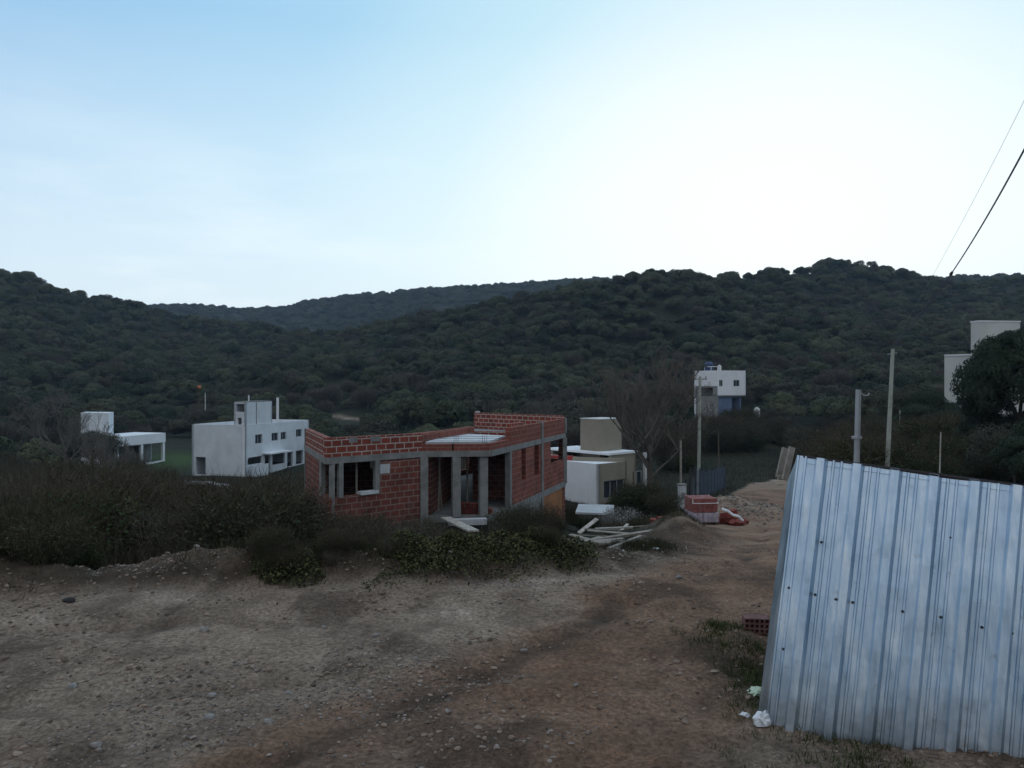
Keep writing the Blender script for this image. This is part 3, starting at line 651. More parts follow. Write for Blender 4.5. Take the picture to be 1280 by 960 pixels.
# named trees
def big_bare(name, x, y, h, label, depth=5, seed=3, leaves=False):
    g_ = random.Random(seed); mb = MB(); z = G(x, y); tips = []
    t = empty(name, (x, y, z), label, 'tree')
    tb = MB(); tb.tube((0, 0, -.4), (.08, 0, h*.17), h*.030, h*.024, 9, False); tb.tube((.08, 0, h*.17), (-.05, .1, h*.36), h*.024, h*.018, 9, False)
    tb.build('trunk', M['bark'], t)
    for i in range(6):
        a = i*2*PI/6+g_.uniform(-.3, .3); st = Vector((0, .05, h*(.2+.16*(i/5))))
        limbs(mb, st, (math.cos(a)*1.1, math.sin(a)*1.1, g_.uniform(.5, 1.1)), h*.3, h*.011, depth, .55, .3, 3, tips, g_, .013)
    limbs(mb, (-.05, .1, h*.36), (0, 0, 1), h*.3, h*.015, depth, .5, .4, 3, tips, g_, .009)
    mb.build('crown', M['bark_mid'] if not leaves else M['bark'], t)
    return t, tips
big_bare('bare_tree', (812-CX)/F*46, 46, 8.2, 'big leafless tree standing beside the tan flat-roofed house', 5, 5)
big_bare('bare_tree', (82-CX)/F*80, 80, 8.5, 'pale leafless tree rising left of the half-hidden white tower', 4, 9)
big_bare('bare_tree', (128-CX)/F*66, 66, 5.6, 'slender leafless tree in front of the half-hidden white tower', 4, 21)
big_bare('bare_tree', (790-CX)/F*70, 70, 6.5, 'leafless tree behind the tan stair tower', 4, 12)
def leafy(name, px, d, s, label, ck, sz=1.): return tree(ck, (px-CX)/F*d, d, s, random.uniform(0, 6), label, None, name, sz)
dk = [(crown_mesh('crown', M['leaf_dark'], 2.6, 1.0, 1.4, 38, 70000, .07, .4), trunk_mesh('trunk', 2.2, .17, M['bark'], 5, 1.6), 'dark') for _ in range(2)]
gy_ = (crown_mesh('crown', M['leaf_grey'], 2.4, .9, 1.2, 30, 22000, .06, .5), trunk_mesh('trunk', 1.6, .1, M['bark'], 6, 1.7), 'grey')
leafy('evergreen_tree', 1284, 43, 1.25, 'tall dark evergreen at the right edge in front of the cream tower house', dk[0], 1.42)
leafy('evergreen_tree', 1246, 45, .85, 'narrow dark evergreen on the left flank of the tall one at the right edge', dk[1], 1.2)
leafy('evergreen_tree', 1300, 34, .8, 'lower dark evergreen at the right edge beneath the tall one', dk[1])
leafy('scrub_tree', 1268, 38, .85, 'loose grey-green tree in front of the evergreens at the right edge', gy_, 1.1)
leafy('scrub_tree', 1252, 46, .9, 'grey-green tree under the cream tower beside the tall evergreen', gy_)
leafy('scrub_tree', 1196, 54, .8, 'thin grey-green tree against the low cream wall', gy_)
leafy('scrub_tree', 1163, 60, 1.15, 'dark thin tree left of the cream tower house', (dk[1][0], dk[1][1], 'dark'))
leafy('scrub_tree', 1222, 50, .6, 'small leafy tree below the cream tower wall', gy_)
leafy('scrub_tree', 1142, 70, 1.5, 'grey-green tree right of the leaning utility pole', gy_)
leafy('scrub_tree', 118, 88, 1.5, 'pale scrub tree screening the half-hidden white tower', gy_, .85)
for i, (x, y, s_) in enumerate(((14, 4, 1.7), (17.5, 9, 1.8), (12, -1, 1.7), (23, 14, 1.9), (9.5, -5.0, 1.6))):  # unseen trees added to cut the light on the shed's rib flanks
    tree(dk[i % 2], x, y, s_, i*1.1, 'unseen dark evergreen added beyond the right edge to darken the metal shed', 'unseen evergreens added to darken the metal shed', 'evergreen_tree')
leafy('scrub_tree', 880, 94, .95, 'dull green scrub tree before the left wall of the hillside house', tree_kinds[0]); leafy('scrub_tree', 910, 96, .62, 'small scrub tree before the blue lower wall of the hillside house', tree_kinds[2])
for px, d, s, l in ((173, 190, 1.5, 'lone very dark round tree on the left hillside'), (288, 260, 1.7, 'very dark wide tree near the saddle of the left hill'), (815, 252, 1.3, 'broad round tree standing up from the ridge line'), (722, 262, 1.2, 'single small tree poking above the ridge line')):
    tree(tree_kinds[5+(px % 2)], (px-CX)/F*d, d, s, 1., l, None, 'hill_tree')

# ------------------------------------------------------------------ weeds, grass, gravel
def stuff_mesh(name, V_, Q_, mat, label, cat, tone=None):
    o = bpy.data.objects.new(name, np_mesh(name, V_, Q_, mat, tone)); COL.objects.link(o); return tag(o, label, cat, kind='stuff')
def tufts(cx, cy, n, spread, h, w):
    k = rng.integers(0, len(cx), n); x = cx[k]+rng.normal(size=n)*spread; y = cy[k]+rng.normal(size=n)*spread; z = H(x, y)
    d = unit(n)*.55+np.array([0, 0, 1.]); return slivers(np.stack([x, y, z-.01], 1), d, h, w)
n = 900; t = rng.random(n); bx_ = np.interp(t, np.linspace(0, 1, len(crx)), crx); by_ = np.interp(t, np.linspace(0, 1, len(crx)), cry)+rng.normal(size=n)*.45+.25
sel = fbm(bx_*.9, by_*.9, 3, 71) > .0; bx_, by_ = bx_[sel], by_[sel]
V_, Q_ = tufts(bx_, by_, 22000, .16, .11, .0035); stuff_mesh('bank_weeds', V_, Q_, M['leaf_rough'], 'low weeds and grass tufts growing along the earth bank', 'weeds', rng.random(len(Q_)))
# leafy weeds over the bank in front of the brick house
n = 70000; x = rng.uniform(-3.0, 1.15, n); y = np.interp(x, crx, cry)+rng.normal(size=n)*.42-.05; hgt = .30*np.clip(fbm(x*1.6, y*1.6, 5, 77)*1.5+.14+.15*np.exp(-((x+.6)/1.5)**2), 0, 1)
k = hgt > .02; x, y, hgt = x[k], y[k], hgt[k]; z = H(x, y)+hgt*rng.random(len(x))**.7
V_, Q_ = leaf_quads(np.stack([x, y, z], 1), unit(len(x))*.4+np.array([0, -.2, .8]), .021, .8); stuff_mesh('bank_foliage', V_, Q_, M['leaf_bank'], 'creeping green foliage spilling over the earth bank below the brick house', 'ground cover', rng.random(len(Q_)))
n = 26000; x = rng.uniform(-13, .5, n); y = rng.uniform(9.9, 24, n); d_, _, sd_ = seg_dist(x, y, crx, cry, crh); k = (sd_ > 0) & (d_ > .35); x, y = x[k], y[k]
V_, Q_ = slivers(np.stack([x, y, H(x, y)-.02], 1), unit(len(x))*.6+np.array([0, 0, 1.]), .45, .006); stuff_mesh('undergrowth', V_, Q_, M['twig_brown'], 'dry brown undergrowth between the shrubs behind the bank', 'undergrowth', rng.random(len(Q_)))
n = 110000; a = rng.uniform(-.62, .66, n); r = np.sqrt(rng.uniform(24**2, 95**2, n)); x, y = r*np.sin(a), r*np.cos(a); k = (road_mask(x, y) < .05) & ~((np.abs(x+2) < 5) & (y < 40)); x, y = x[k], y[k]
V_, Q_ = slivers(np.stack([x, y, H(x, y)-.02], 1), unit(len(x))*.6+np.array([0, 0, 1.]), .28, .012); stuff_mesh('valley_grass', V_, Q_, M['leaf_rough'], 'rough grass covering the valley floor and verges', 'grass', rng.random(len(Q_)))
cx_ = rng.normal(1.95, .22, 160); cy_ = rng.uniform(4.3, 7.2, 160); V_, Q_ = tufts(cx_, cy_, 5000, .05, .05, .003)
stuff_mesh('shed_grass', V_, Q_, M['leaf_weed'], 'short green grass and weeds at the left foot of the metal shed', 'grass', rng.random(len(Q_)))
PH = (1+5**.5)/2
ICO = np.array([(-1, PH, 0), (1, PH, 0), (-1, -PH, 0), (1, -PH, 0), (0, -1, PH), (0, 1, PH), (0, -1, -PH), (0, 1, -PH), (PH, 0, -1), (PH, 0, 1), (-PH, 0, -1), (-PH, 0, 1)])/1.9
ICF = np.array([(0,11,5),(0,5,1),(0,1,7),(0,7,10),(0,10,11),(1,5,9),(5,11,4),(11,10,2),(10,7,6),(7,1,8),(3,9,4),(3,4,2),(3,2,6),(3,6,8),(3,8,9),(4,9,5),(2,4,11),(6,2,10),(8,6,7),(9,8,1)])
def stones(x, y, s):
    n = len(x); z = H(x, y); J = ICO[None]*(.7+.6*rng.random((n, 12, 1)))*np.stack([.6+.7*rng.random(n), .6+.7*rng.random(n), .35+.45*rng.random(n)], 1)[:, None]
    a = rng.uniform(0, 6.28, n); c, s_ = np.cos(a)[:, None], np.sin(a)[:, None]; J = np.stack([J[..., 0]*c-J[..., 1]*s_, J[..., 0]*s_+J[..., 1]*c, J[..., 2]], -1)
    V_ = J*s[:, None, None]*.5+np.stack([x, y, z+s*.1], 1)[:, None]
    return V_.reshape(-1, 3), (ICF[None]+12*np.arange(n)[:, None, None]).reshape(-1, 3)
n = 220000; x = rng.uniform(-9, 3.4, n); y = rng.uniform(3.4, 11.5, n)**1.0; w = fbm(x*.7, y*.9, 4, 81)+.35*np.exp(-((x+2.3)/1.4)**2-((y-5.0)/.7)**2)-.28*road_mask(x, y)
k = (w > .10+.45*rng.random(n)) & (np.abs(x) < y*.75); x, y = x[k][:42000], y[k][:42000]; s = .005+.034*rng.random(len(x))**5
d_, _, sd_ = seg_dist(x, y, crx, cry, crh)
V_, Q_ = stones(x, y, s); mt = leaf_mat('gravel_grey', [(.24, .2, .17), (.28, .235, .2)], .6)
stuff_mesh('gravel', V_, Q_, mt, 'loose grey gravel and pebbles strewn over the bare ground', 'gravel', np.repeat(rng.random(len(x)), 20))
n = 60000; x = rng.uniform(-9, 6, n); y = rng.uniform(3.4, 16, n)**1.0; w = fbm(x*1.1+5, y*1.6, 4, 85)+.1*road_mask(x, y)
k = (w > -.02+.35*rng.random(n)) & (np.abs(x) < y*.75); x, y = x[k][:26000], y[k][:26000]
V_, Q_ = stones(x, y, .006+.05*rng.random(len(x))**4); ms_ = leaf_mat('clod_soil', [(.26, .195, .15), (.31, .235, .18)], .5)
stuff_mesh('soil_clods', V_, Q_, ms_, 'small crumbled clods of brown earth lying on the track and open ground', 'clods', np.repeat(rng.random(len(x)), 20))
n = 1500; t = rng.random(n)*9; x = np.interp(t, range(10), crx)+rng.normal(size=n)*.5; y = np.interp(t, range(10), cry)-.25+rng.normal(size=n)*.4
V_, Q_ = stones(x, y, .008+.045*rng.random(n)**5); stuff_mesh('bank_rubble', V_, Q_, mt, 'small stones and clods lying on the earth bank', 'rubble', np.repeat(rng.random(n), 20))
n = 2500; x = rng.normal(11, 2.2, n); y = rng.normal(38, 5, n); V_, Q_ = stones(x, y, .04+.14*rng.random(n)**3); stuff_mesh('spoil_rubble', V_, Q_, mt, 'grey rubble on the spoil heap beside the far road', 'rubble', np.repeat(rng.random(n), 20))
def icosub(amp=.22, sub=2, seed=0):
    import bmesh
    bm = bmesh.new(); bmesh.ops.create_icosphere(bm, subdivisions=sub, radius=.5); g_ = random.Random(seed)
    ax = [Vector((g_.uniform(-1, 1), g_.uniform(-1, 1), g_.uniform(-1, 1))).normalized() for _ in range(9)]; th = [g_.uniform(.3, .46) for _ in ax]
    for v in bm.verts:
        for a, h_ in zip(ax, th):
            e = v.co.dot(a)-h_
            if e > 0: v.co -= a*e*.9
        v.co += Vector((g_.uniform(-1, 1), g_.uniform(-1, 1), g_.uniform(-1, 1)))*amp*.08
    me = bpy.data.meshes.new('rock'); bm.to_mesh(me); bm.free(); me.materials.append(M['stone']); return me
rocks = [icosub(seed=i) for i in range(5)]
for i, (px, py, w, l) in enumerate([(655, 815, .08, None), (563, 740, .14, 'flat pale stone at the foot of the green bank'), (255, 793, .12, 'pale flat stone left of the middle of the bare ground'), (265, 870, .09, None), (90, 859, .10, None),
        (470, 806, .09, None), (405, 792, .07, None), (335, 912, .09, None), (262, 904, .1, None), (360, 868, .07, None), (848, 705, .12, None), (310, 697, .1, None), (246, 713, .09, None), (415, 745, .08, None), (520, 830, .06, None), (720, 868, .06, None), (560, 895, .07, None), (120, 935, .09, None)]):
    d = F*EYE/(py-CY) if py > 745 else 9.2; x = (px-CX)/F*d
    o = bpy.data.objects.new('rock', rocks[i % 5]); COL.objects.link(o); o.location = (x, d, G(x, d)+w*.12); o.scale = (w*.95, w*.7, w*.5); o.rotation_euler[2] = i*1.3
    tag(o, l or 'fist-sized grey stone lying loose on the bare ground', 'stone', 'loose grey stones on the bare ground' if not l else None)
o = bpy.data.objects.new('dark_clod', rocks[2]); COL.objects.link(o); d = 7.9; x = (86-CX)/F*d; o.location = (x, d, G(x, d)+.02); o.scale = (.15, .08, .06); cm_ = rocks[2].copy(); cm_.materials.clear(); cm_.materials.append(M['dark']); o.data = cm_
tag(o, 'blackish clod lying on the bare ground at far left', 'clod')

# ------------------------------------------------------------------ walls with openings
def plan(p0, p1):
    p0, p1 = Vector((*p0, 0)), Vector((*p1, 0)); u = (p1-p0); L_ = u.length; u.normalize(); return p0, u, L_
def s_px(p0, u, px):                   # where the sight line of column px meets the wall
    k = (px-CX)/F; return (k*p0.y-p0.x)/(u.x-k*u.y)
def wall(p0, p1, z0, z1, th, ops=(), inward=1):
    """a vertical wall from p0 to p1 with rectangular openings (s0, s1, za, zb); th goes to the left of the run * inward"""
    a, u, L_ = plan(p0, p1); nrm = Vector((-u.y, u.x, 0))*inward; mb = MB()
    S = sorted({0., L_, *[min(max(o[0], 0), L_) for o in ops], *[min(max(o[1], 0), L_) for o in ops]}); Zs = sorted({z0, z1, *[min(max(o[2], z0), z1) for o in ops], *[min(max(o[3], z0), z1) for o in ops]})
    def solid(i, j):
        if not (0 <= i < len(S)-1 and 0 <= j < len(Zs)-1): return False
        s, z = (S[i]+S[i+1])/2, (Zs[j]+Zs[j+1])/2
        return not any(o[0] < s < o[1] and o[2] < z < o[3] for o in ops)
    pt = lambda s, z, t: Vector((*(a+u*s+nrm*t).xy, z))
    for i in range(len(S)-1):
        for j in range(len(Zs)-1):
            if not solid(i, j): continue
            s0, s1, za, zb = S[i], S[i+1], Zs[j], Zs[j+1]
            for t in (0, th): mb.face([pt(s0, za, t), pt(s1, za, t), pt(s1, zb, t), pt(s0, zb, t)], [(s0, za), (s1, za), (s1, zb), (s0, zb)])
            if not solid(i-1, j): mb.face([pt(s0, za, 0), pt(s0, za, th), pt(s0, zb, th), pt(s0, zb, 0)], [(0, za), (th, za), (th, zb), (0, zb)])
            if not solid(i+1, j): mb.face([pt(s1, za, 0), pt(s1, za, th), pt(s1, zb, th), pt(s1, zb, 0)], [(0, za), (th, za), (th, zb), (0, zb)])
            if not solid(i, j-1): mb.face([pt(s0, za, 0), pt(s1, za, 0), pt(s1, za, th), pt(s0, za, th)], [(s0, 0), (s1, 0), (s1, th), (s0, th)])
            if not solid(i, j+1): mb.face([pt(s0, zb, 0), pt(s1, zb, 0), pt(s1, zb, th), pt(s0, zb, th)], [(s0, 0), (s1, 0), (s1, th), (s0, th)])
    return mb
def op_px(p0, p1, pxa, pxb, pya, pyb):  # an opening between two columns and rows of sight
    a, u, L_ = plan(p0, p1); s0, s1 = s_px(a, u, pxa), s_px(a, u, pxb); d = (a+u*((s0+s1)/2)).y
    return (min(s0, s1), max(s0, s1), zat(max(pya, pyb), d), zat(min(pya, pyb), d))
def poly_slab(pts, z0, z1):
    mb = MB(); n = len(pts)
    mb.face([(x, y, z1) for x, y in pts], [(x, y) for x, y in pts]); mb.face([(x, y, z0) for x, y in pts][::-1], [(x, y) for x, y in pts][::-1])
    for i in range(n):
        (xa, ya), (xb, yb) = pts[i], pts[(i+1) % n]; l = math.hypot(xb-xa, yb-ya)
        mb.face([(xa, ya, z0), (xb, yb, z0), (xb, yb, z1), (xa, ya, z1)], [(0, z0), (l, z0), (l, z1), (0, z1)])
    return mb
def beam(p0, p1, z0, z1, w, off=0.):
    a, u, L_ = plan(p0, p1); n = Vector((-u.y, u.x, 0)); c = a+u*L_/2+n*off
    return MB().box((c.x, c.y, (z0+z1)/2), (L_, w, z1-z0), (u, n, Vector((0, 0, 1))))
def col(x, y, z0, z1, w, rz=0.):
    u = Vector((math.cos(rz), math.sin(rz), 0)); n = Vector((-u.y, u.x, 0))
    return MB().box((x, y, (z0+z1)/2), (w, w, z1-z0), (u, n, Vector((0, 0, 1))))
def lerp2(a, b, t): return (a[0]+(b[0]-a[0])*t, a[1]+(b[1]-a[1])*t)
def win(house, p0, p1, o, bars=1, inset=.12, name='window', inward=1):
    """frame and dark pane set into an opening"""
    a, u, L_ = plan(p0, p1); n = Vector((-u.y, u.x, 0))*inward; fr = MB(); s0, s1, za, zb = o; t = .05
    ax = (u, n, Vector((0, 0, 1))); c = lambda s, z: Vector((*(a+u*s+n*inset).xy, z))
    fr.box(c((s0+s1)/2, za+t/2), (s1-s0, t, t), ax); fr.box(c((s0+s1)/2, zb-t/2), (s1-s0, t, t), ax)
    for i in range(bars+2):
        s = s0+t/2+(s1-s0-t)*i/(bars+1); fr.box(c(s, (za+zb)/2), (t, t, zb-za-2*t), ax)
    f = fr.build(name, M['frame'], house)
    pn = MB().box(Vector((*(a+u*((s0+s1)/2)+n*(inset+.03)).xy, (za+zb)/2)), (s1-s0-.02, .01, zb-za-.02), ax); pn.build('pane', M['glass'], f)
    return f

# ------------------------------------------------------------------ the unfinished brick house
A, B, C, D, E, Fp = (-5.62, 23.), (-3.0, 25.3), (-.72, 25.5), (2.42, 34.6), (-1.8, 38.5), (-7.6, 27.9)
ZB, ZT, ZF, ZP = -.13, .07, -2.13, .66      # beam bottom, beam top, floor, parapet top
bh = empty('unfinished_brick_house', (0, 0, 0), 'unfinished red hollow-brick house with concrete beams and an open porch', 'house')
def bp_(mb, name, mat, label=None, bevel=0.):
    o = mb.build(name, M[mat], bh, bevel=bevel)
    if label: o['label'] = label
    return o
TH = .18
aC, uC, LC = plan(C, D)
Cw = (lambda s: (aC.x+uC.x*s, aC.y+uC.y*s))
sw = s_px(aC, uC, 637)                      # the right side wall begins here, the porch is open before it
# front left wall with its wide opening, below the beam
opw = op_px(A, B, 414, 472, 579, 619)
opw = (opw[0], opw[1], opw[2], ZB)
bp_(wall(A, B, -3.6, ZB, TH, [(-.1, opw[1], opw[2], ZB+.1)]), 'front_wall', 'brick_low')
opl = (0, 1.25, -1.0, ZB+.1)
a_, u_, L_ = plan(Fp, A)
bp_(wall(Fp, A, -4.2, ZB, TH, [(L_-1.0, L_+.1, -1.15, ZB+.1)]), 'side_wall', 'brick_low')
for p, q, off in ((A, B, TH/2-.01), (B, C, TH/2-.01), (C, D, TH/2-.01), (D, E, TH/2), (E, Fp, TH/2), (Fp, A, TH/2-.01)):
    bp_(beam(p, q, ZB, ZT, TH+.05, off), 'ring_beam', 'concrete')
bp_(poly_slab([lerp2(p, (-2.5, 30.5), .04) for p in (A, B, C, D, E, Fp)], ZB+.03, ZT-.01), 'roof_slab', 'concrete')
# parapets
bp_(wall(A, B, ZT, ZP, TH), 'parapet', 'brick'); bp_(wall(Fp, A, ZT, ZP, TH), 'parapet', 'brick')
bp_(wall(B, C, ZT, .28, TH, [(1.0, 1.06, .0, .5)]), 'parapet', 'brick_side')
bp_(wall(C, Cw(sw+.02), ZT, .30, TH), 'parapet', 'brick_side')
s680 = s_px(aC, uC, 677)
bp_(wall(Cw(sw+.03), Cw(s680-.12), ZT, .72, TH), 'parapet', 'brick_side'); bp_(wall(Cw(s680+.12), Cw(LC-.12), ZT, .72, TH), 'parapet', 'brick_side')
bp_(wall(D, E, ZT, .86, TH), 'parapet', 'brick'); bp_(wall(lerp2(E, Fp, .02), Fp, ZT, .12, TH), 'parapet', 'brick')
bp_(wall(lerp2(B, Fp, .04), (-1.5, 30.2), ZT, ZP-.04, TH), 'inner_parapet', 'brick_side'); bp_(wall((-2.6, 30.6), (-.15, 29.9), ZT, .42, TH), 'inner_parapet', 'brick')
bp_(wall((-.02, 29.7), (.5, 31.2), ZT, .74, TH), 'inner_parapet', 'brick')
bp_(poly_slab([(-2.9, 25.5), (-.8, 25.7), (-.25, 28.6), (-2.2, 30.0)], .285, .36), 'deck_slab', 'concrete_pale', 'pale cast slab lying on the low bricks over the porch')
for i, (pa, pb_) in enumerate(((436, 447), (463, 475))):
    o_ = op_px(A, B, pa, pb_, 541, 548); aa, uu, _l = plan(A, B); c = aa+uu*((o_[0]+o_[1])/2)-Vector((-uu.y, uu.x, 0))*.001
    bp_(MB().box((c.x, c.y, ZP-.10), (o_[1]-o_[0], .012, .165), (uu, Vector((-uu.y, uu.x, 0)), Vector((0, 0, 1)))), 'grey_block', 'concrete', 'grey block face in the top course of the parapet')
# starter bars
mb = MB()
for t in (0.0, .07, .14):
    for q in ((-1.95, 25.45), (-1.0, 25.6)): mb.tube((q[0]+t, q[1], .2), (q[0]+t+.01, q[1], .56), .008, .008, 4)
    mb.tube((-2.95+.0, 25.42+t*.3, .42+t*.9), (-.4, 25.55+t*.3, .40+t*.9), .007, .007, 4)
bp_(mb, 'starter_bars', 'steel_dark')
# columns
for x, y, z0, z1, w in ((A[0]+.13, A[1]+.17, -3.6, ZB, .17), (B[0]+.05, B[1]+.08, -3.8, ZB, .26), ((570-CX)/F*25.5, 25.5, -2.15, ZB, .27), ((604-CX)/F*25.65, 25.65, -2.15, ZB, .27),
                        (D[0]-.05, D[1]-.08, -2.2, ZB, .2), (Fp[0]+.1, Fp[1]-.05, -4.2, ZT+.6, .2)):
    bp_(col(x, y, z0, z1, w, .3), 'column', 'concrete', bevel=.01)
q = lerp2(A, B, .13); bp_(col(q[0], q[1]+.05, opw[2]-.02, ZB, .15, .7), 'column', 'concrete'); q = lerp2(A, B, opw[1]/plan(A, B)[2]); bp_(col(q[0]-.04, q[1]+.02, opw[2]-.02, ZB, .16, .7), 'column', 'concrete')
q = lerp2(Fp, A, .84); bp_(col(q[0], q[1], -1.2, ZB, .14, .7), 'column', 'concrete')
for sq, top in ((sw, ZB), (s680, .74), (LC-.02, .74)):
    x, y = Cw(sq); bp_(col(x-.04, y+.02, -3.9 if sq < LC-1 else ZT, top, .2, 1.24), 'column', 'concrete')
bp_(col(E[0]+.05, E[1]-.05, ZT, .92, .2, .3), 'column', 'concrete_pale')
# sill block, frame post
a_, u_, L_ = plan(A, B); c = a_+u_*(opw[1]-.36); bp_(MB().box((c.x, c.y+.05, opw[2]+.04), (.62, .26, .10), (u_, Vector((-u_.y, u_.x, 0)), Vector((0, 0, 1)))), 'sill', 'concrete_pale')
pb = op_px(A, B, 475, 487, 577, 590); c = a_+u_*((pb[0]+pb[1])/2)-Vector((-u_.y, u_.x, 0))*.008
bp_(MB().box((c.x, c.y, (pb[2]+pb[3])/2-.06), (pb[1]-pb[0], .012, (pb[3]-pb[2])*.9), (u_, Vector((-u_.y, u_.x, 0)), Vector((0, 0, 1)))), 'mortar_patch', 'concrete_pale')
# right side wall above the floor beam
w1, w2 = op_px(C, D, 652, 657, 560, 591), op_px(C, D, 668, 673.5, 557, 586); cw = op_px(C, D, 688, 703, 550, 575)
w1 = (w1[0], w1[1], -1.35, ZB+.1); w2 = (w2[0], w2[1], -1.35, ZB+.1)
bp_(wall(Cw(sw+.05), D, ZF+.02, ZB, TH, [tuple([v-(sw+.05) for v in w1[:2]]+list(w1[2:])), tuple([v-(sw+.05) for v in w2[:2]]+list(w2[2:])), (cw[0]-sw, LC-sw-.12, -1.12, ZB+.1)]), 'side_wall', 'brick_side')
bp_(wall(D, E, ZF-1.9, ZB, TH, [(.25, 1.8, -1.12, ZB+.1)]), 'back_wall', 'brick_low'); bp_(wall(E, Fp, -4.5, ZB, TH, [(1., 3.6, -1.9, -.15), (4.2, 8.6, -1.6, -.15)]), 'back_wall', 'brick_low')
bp_(poly_slab([lerp2(p, (-2.5, 30.5), .02) for p in (A, B, C, D, E, Fp)], ZF-.2, ZF), 'floor_slab', 'concrete')
bp_(beam(Cw(sw), D, ZF-.22, ZF+.02, TH+.06, TH/2), 'floor_beam', 'concrete')
bp_(wall(Cw(sw+4.2), Cw(LC-.5), -4.6, ZF-.22, .16), 'basement_wall_and_void', 'ochre', 'ochre-painted basement wall under the side wall'); bp_(wall(Cw(.3), Cw(sw+4.1), -4., ZF-.22, .2), 'basement_wall_and_void', 'concrete')
bp_(wall(lerp2(B, C, .1), lerp2(B, C, .97), -3.9, ZF-.2, .2), 'basement_wall_and_void', 'dark')  # blackish panel painted in for the shaded void under the porch slab
# inner partitions
bp_(wall((-2.75, 25.7), (-2.35, 29.8), ZF, ZB, .14), 'partition', 'brick_low'); bp_(wall((-2.35, 29.4), (-.0, 28.9), ZF, ZB, .14, [(.1, .85, ZF, -.3)]), 'partition', 'brick_low')
bp_(wall((-6.6, 27.0), (-2.5, 28.3), ZF, ZB, .14, [(1.15, 2.35, -.75, -.25), (2.8, 3.5, ZF, -.3)]), 'partition', 'brick_low'); bp_(wall((-.1, 28.75), (.9, 32.2), ZF, ZB, .14), 'partition', 'brick_low')
q = a_+u_*(opw[1]*.50); bp_(MB().tube((q.x, q.y+.6, ZF), (q.x, q.y+.6, ZB), .035, .035, 6), 'prop_post', 'wood')
# things on and at the porch: each prop stands free
for i, (px, d, tilt) in enumerate(((548, 26.4, .05), (552, 26.9, -.12), (537, 27.3, .03), (584, 27.6, .0))):
    x = (px-CX)/F*d; o = MB().tube((0, 0, 0), (tilt, 0, ZB-ZF-.01), .035, .03, 7).build('timber_prop', M['wood'], loc=(x, d, ZF)); tag(o, 'slim timber prop holding up the porch ceiling of the brick house', 'prop', 'timber props under the porch ceiling')
# loose bricks (solid hollow blocks with holes in the end)
def block_mesh(name, mat, L_=.33, w=.18, h=.18, nx=3, nz=3, fr=.012, wb=.010):
    mb = MB()
    for y0, dr in ((-L_/2, 1), (L_/2, -1)):
        xs_ = np.linspace(-w/2, w/2, nx+1); zs_ = np.linspace(0, h, nz+1)
        for i in range(nx):
            for j in range(nz):
                xa, xb, za, zb = xs_[i], xs_[i+1], zs_[j], zs_[j+1]; t = wb/2+.003; y1 = y0+dr*.1
                o = [(xa, za), (xb, za), (xb, zb), (xa, zb)]; n_ = [(xa+t, za+t), (xb-t, za+t), (xb-t, zb-t), (xa+t, zb-t)]
                for k in range(4):
                    m = (k+1) % 4; mb.face([(o[k][0], y0, o[k][1]), (o[m][0], y0, o[m][1]), (n_[m][0], y0, n_[m][1]), (n_[k][0], y0, n_[k][1])])
                    mb.face([(n_[k][0], y0, n_[k][1]), (n_[m][0], y0, n_[m][1]), (n_[m][0], y1, n_[m][1]), (n_[k][0], y1, n_[k][1])])
                mb.face([(p[0], y1, p[1]) for p in n_])
    for pts in ([(-w/2, -L_/2, 0), (-w/2, L_/2, 0), (-w/2, L_/2, h), (-w/2, -L_/2, h)], [(w/2, -L_/2, 0), (w/2, L_/2, 0), (w/2, L_/2, h), (w/2, -L_/2, h)],
                [(-w/2, -L_/2, h), (w/2, -L_/2, h), (w/2, L_/2, h), (-w/2, L_/2, h)], [(-w/2, -L_/2, 0), (w/2, -L_/2, 0), (w/2, L_/2, 0), (-w/2, L_/2, 0)]): mb.face(pts)
    return mesh_of(mb, name, mat)
blk = block_mesh('hollow_brick', M['redbrick'])
def put_block(x, y, z, rz, label, group=None, me=blk, tilt=(0, 0)):
    o = bpy.data.objects.new('hollow_brick', me); COL.objects.link(o); o.location = (x, y, z); o.rotation_euler = (tilt[0], tilt[1], rz); return tag(o, label, 'brick', group)
for i in range(10):
    lay = i//6; x = (590-CX)/F*26.1-.45+.21*(i % 6)+.1*lay; put_block(x, 26.0+random.uniform(-.05, .05), ZF+.182*lay, random.uniform(-.2, .2), 'loose red hollow brick stacked between the porch columns', 'loose bricks on the porch floor')
# plank ramp
o = MB(); rp0, rp1 = P(557, 647, 24.9), P(592, 664, 22.2)
u = (rp1-rp0); Lr = u.length; u.normalize(); sdv = Vector((u.y, -u.x, 0)).normalized(); nn = u.cross(sdv)
for k in (0,): o.box((rp0+rp1)/2, (Lr, .34, .05), (u, sdv, nn))
tag(o.build('ramp_board', M['wood_pale']), 'pale board leaning down from the porch slab to the ground', 'board')
tag(beam((P(560, 0, 24.9).x, 24.95), (P(608, 0, 25.1).x, 25.15), -2.33, -2.14, .3).build('concrete_step', M['concrete_pale']), 'pale concrete edge block along the porch of the brick house', 'concrete block')

